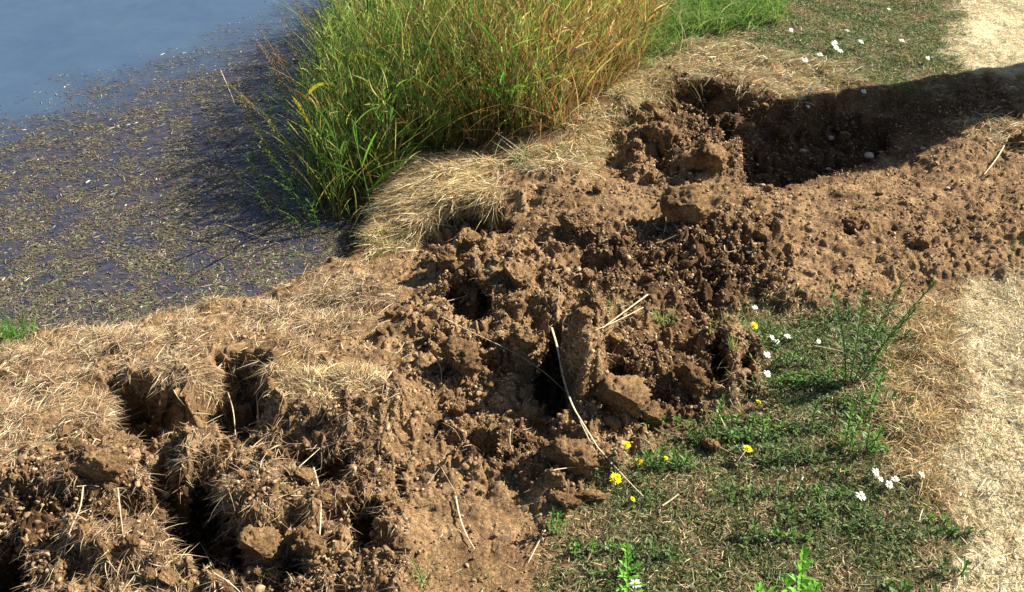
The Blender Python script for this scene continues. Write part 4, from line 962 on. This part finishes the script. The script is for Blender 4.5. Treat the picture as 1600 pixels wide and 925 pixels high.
# ------------------------------------------------------------------ stems rising beside the clump
def seed_stalk(px, py, height, lean, k, label, group, leafy=False):
    g = unproj(px, py, WZ + 0.0) if px < 600 else at(px, py)
    t = empty('seed_stalk' if not leafy else 'water_edge_plant', g, label, 'grass stalk' if not leafy else 'water plant', group)
    top = np.array([lean[0], lean[1], 1.0]); top *= height / np.linalg.norm(top); mid = top * 0.5 + np.array([-top[0] * 0.25, 0, 0.02])
    p0 = np.array([0, 0, -0.02])
    build('stem', [tube([p0, mid, top], 0.0017, 0.0008, 5)], M_BROWN if not leafy else M_STEM, t)
    P = []
    if not leafy:
        for q_ in range(26):
            u = 0.68 + 0.32 * q_ / 25; c_ = (1 - u) ** 2 * p0 + 2 * u * (1 - u) * mid + u * u * top
            a_ = q_ * 2.4; d = (math.cos(a_) * 0.7, math.sin(a_) * 0.7, 0.8)
            P.append(leafmesh(c_, d, (0, 0, 1), random.uniform(0.012, 0.035) * (1.15 - u), 0.0028, 0.1, 0.3, 3))
            P.append(leafmesh(c_ + np.array(d) * 0.010, d, (0, 0, 1), 0.008, 0.0030, 0.1, 0.3, 3))
        build('seed_head', P, M_BROWN, t); P = []
        for q_ in range(3):
            u = random.uniform(0.1, 0.6); c_ = (1 - u) ** 2 * p0 + 2 * u * (1 - u) * mid + u * u * top; a_ = random.uniform(0, 6.28)
            P.append(leafmesh(c_, (math.cos(a_) * .6, math.sin(a_) * .6, 0.8), (0, 0, 1), random.uniform(.08, .16), 0.004, 0.4, 0.3, 6))
        build('leaves', P, M_LEAFD, t)
    else:
        for q_ in range(int(height * 110)):
            u = 0.1 + 0.9 * q_ / (height * 110); c_ = (1 - u) ** 2 * p0 + 2 * u * (1 - u) * mid + u * u * top
            a_ = q_ * 2.4; P.append(leafmesh(c_, (math.cos(a_), math.sin(a_), random.uniform(0.2, 0.9)), (0, 0, 1), random.uniform(0.014, 0.030), 0.0050, 0.2, 0.3, 3))
        build('leaves', P, random.choice([M_LEAF, M_LEAFD, M_REEDY, M_LEAF]), t)
for q_, (x_, y_, h_, l_) in enumerate([(500, 215, 0.50, (-0.22, 0.1)), (488, 245, 0.50, (-0.35, 0.1)), (480, 200, 0.42, (-0.4, 0)), (510, 190, 0.55, (-0.1, 0)), (470, 230, 0.38, (-0.28, 0.2)), (520, 150, 0.5, (-0.3, 0)),
                                       (480, 290, 0.50, (-0.5, -0.1)), (505, 260, 0.60, (-0.30, 0)), (530, 120, 0.45, (-0.35, 0)), (465, 170, 0.3, (-0.2, 0)), (475, 130, 0.33, (-0.15, 0)), (450, 200, 0.35, (0.05, 0)), (540, 90, 0.4, (-0.2, 0))]):
    seed_stalk(x_, y_, h_, l_, q_, 'brown seeding grass stalk leaning out over the water from the tall clump', 'seeding stalks over the water')
for q_, (x_, y_, h_, l_) in enumerate([(470, 330, 0.26, (-0.35, 0)), (455, 300, 0.24, (-0.5, 0)), (490, 350, 0.24, (-0.7, 0)), (430, 270, 0.22, (-0.2, 0)), (445, 330, 0.16, (0.3, 0)), (478, 370, 0.15, (-0.8, 0)), (500, 310, 0.30, (-0.3, 0)), (420, 240, 0.12, (-0.4, 0)), (500, 365, 0.14, (-0.2, 0)), (460, 275, 0.22, (-0.1, 0)), (405, 215, 0.20, (-0.3, 0)), (395, 250, 0.15, (0.2, 0)), (438, 225, 0.26, (-0.15, 0)), (415, 300, 0.18, (-0.4, 0)), (450, 250, 0.28, (-0.4, 0)), (472, 300, 0.30, (-0.35, 0.1)), (425, 340, 0.12, (-0.5, 0)), (460, 215, 0.3, (-0.2, 0)), (380, 300, 0.08, (0.2, 0))]):
    seed_stalk(x_, y_, h_, l_, q_, 'small leafy water plant rising from the pond beside the tall grass', 'leafy plants in the pond edge', True)
for q_, (p_, l2) in enumerate([([(350, 350), (390, 365), (440, 382)], 'thin pale reed stem floating near the dark water'), ([(325, 215), (345, 255), (370, 275)], 'yellow green stem bent out of the water weed'),
                          ([(345, 110), (358, 140), (368, 165)], 'pinkish thin stem in the water weed below the seeding stalks'), ([(225, 412), (240, 422), (248, 435)], 'short curved yellow stem in the near water weed'),
                          ([(50, 445), (80, 438), (105, 430)], 'straight straw floating in the near left water weed'), ([(315, 448), (330, 445), (345, 440)], 'short pale stem in the weed close to the turf'),
                          ([(430, 405), (480, 395), (530, 388)], 'level pale stem floating at the edge of dark water'), ([(370, 275), (390, 290), (405, 300)], 'greenish stem floating below the bent yellow one')]):
    straw(p_, 3.2, l2, 'floating_stem', random.choice([M_STRAWP, M_LEAFD]), 'stem', 'stems floating in the water weed', lift=0.004)

# ------------------------------------------------------------------ broad leaved reed shoots inside the clump
def reed(px, py, height, leaves, label, mat, group, lean=(0, 0), lw=0.014, ll=0.28):
    g = unproj(px, py, -0.12); g[2] = ground_z(np.array([g[0]]), np.array([g[1]]))[0]
    t = empty('reed_shoot', g, label, 'reed', group)
    top = np.array([lean[0], lean[1], 1.0]) * height
    build('stem', [tube([(0, 0, -0.01), top * 0.5, top], 0.0035, 0.0015, 6)], M_STEM, t)
    for q_ in range(leaves):
        u = 0.35 + 0.65 * q_ / max(1, leaves - 1); a_ = q_ * 2.6 + random.uniform(0, 1); el = random.uniform(0.7, 1.2)
        d = (math.cos(a_) * math.cos(el), math.sin(a_) * math.cos(el), math.sin(el))
        v, f = leafmesh(top * u, d, (math.cos(a_ + 1.5), math.sin(a_ + 1.5), 0.3), ll * random.uniform(0.7, 1.1), lw * random.uniform(.7, 1.2), random.uniform(0.2, 0.6), 0.35, 9)
        mesh_np('leaf', v, f, mat, t)
reed(790, 235, 0.30, 7, 'reed shoot with a fan of bright green leaves in the middle of the clump', M_LEAFB, 'reed shoots', lw=0.013, ll=0.24)
reed(610, 200, 0.42, 2, 'reed shoot with one upright bright yellow leaf near the top left', M_REEDY, 'reed shoots', lw=0.018, ll=0.22)
reed(770, 225, 0.20, 2, 'reed shoot with short yellow leaves at the front of the clump', M_REEDY, 'reed shoots', lw=0.010, ll=0.16)
reed(870, 235, 0.26, 3, 'reed shoot with bleached folded leaves in the amber part', M_STRAWP, 'reed shoots', lw=0.012, ll=0.20)
reed(505, 240, 0.40, 3, 'yellowing reed shoot at the left of the clump by the water', M_REEDY, 'reed shoots', (-0.1, 0), 0.014, 0.22)
for x_, y_ in [(560, 230), (600, 250), (650, 215), (680, 235), (720, 200), (740, 235), (700, 160), (830, 190), (860, 160), (620, 150), (660, 120), (780, 130), (840, 110), (905, 130), (930, 90), (570, 130), (800, 70), (720, 70), (640, 60), (950, 60), (540, 280), (580, 290)]:
    reed(x_, y_, random.uniform(0.30, 0.48), random.choice([4, 5, 6]), 'broad leaved green reed shoot among the tall grass of the clump', random.choice([M_LEAFB, M_LEAF, M_LEAF]), 'green reed shoots in the clump',
         (random.uniform(-.15, .15), random.uniform(-.15, .1)), random.uniform(.009, .014), random.uniform(.18, .28))
straw([(1062, 80), (1068, 55), (1062, 25), (1066, -5)], 4, 'pale bare stalk standing in the bright grass at the top', 'dry_stem', M_STRAWP, 'dry stem', 'dry stems', free_end=0.02)
straw([(1075, 78), (1070, 50), (1060, 30)], 3.5, 'second pale stalk crossing the bare one in the bright grass', 'dry_stem', M_STRAWP, 'dry stem', 'dry stems', free_end=0.02)
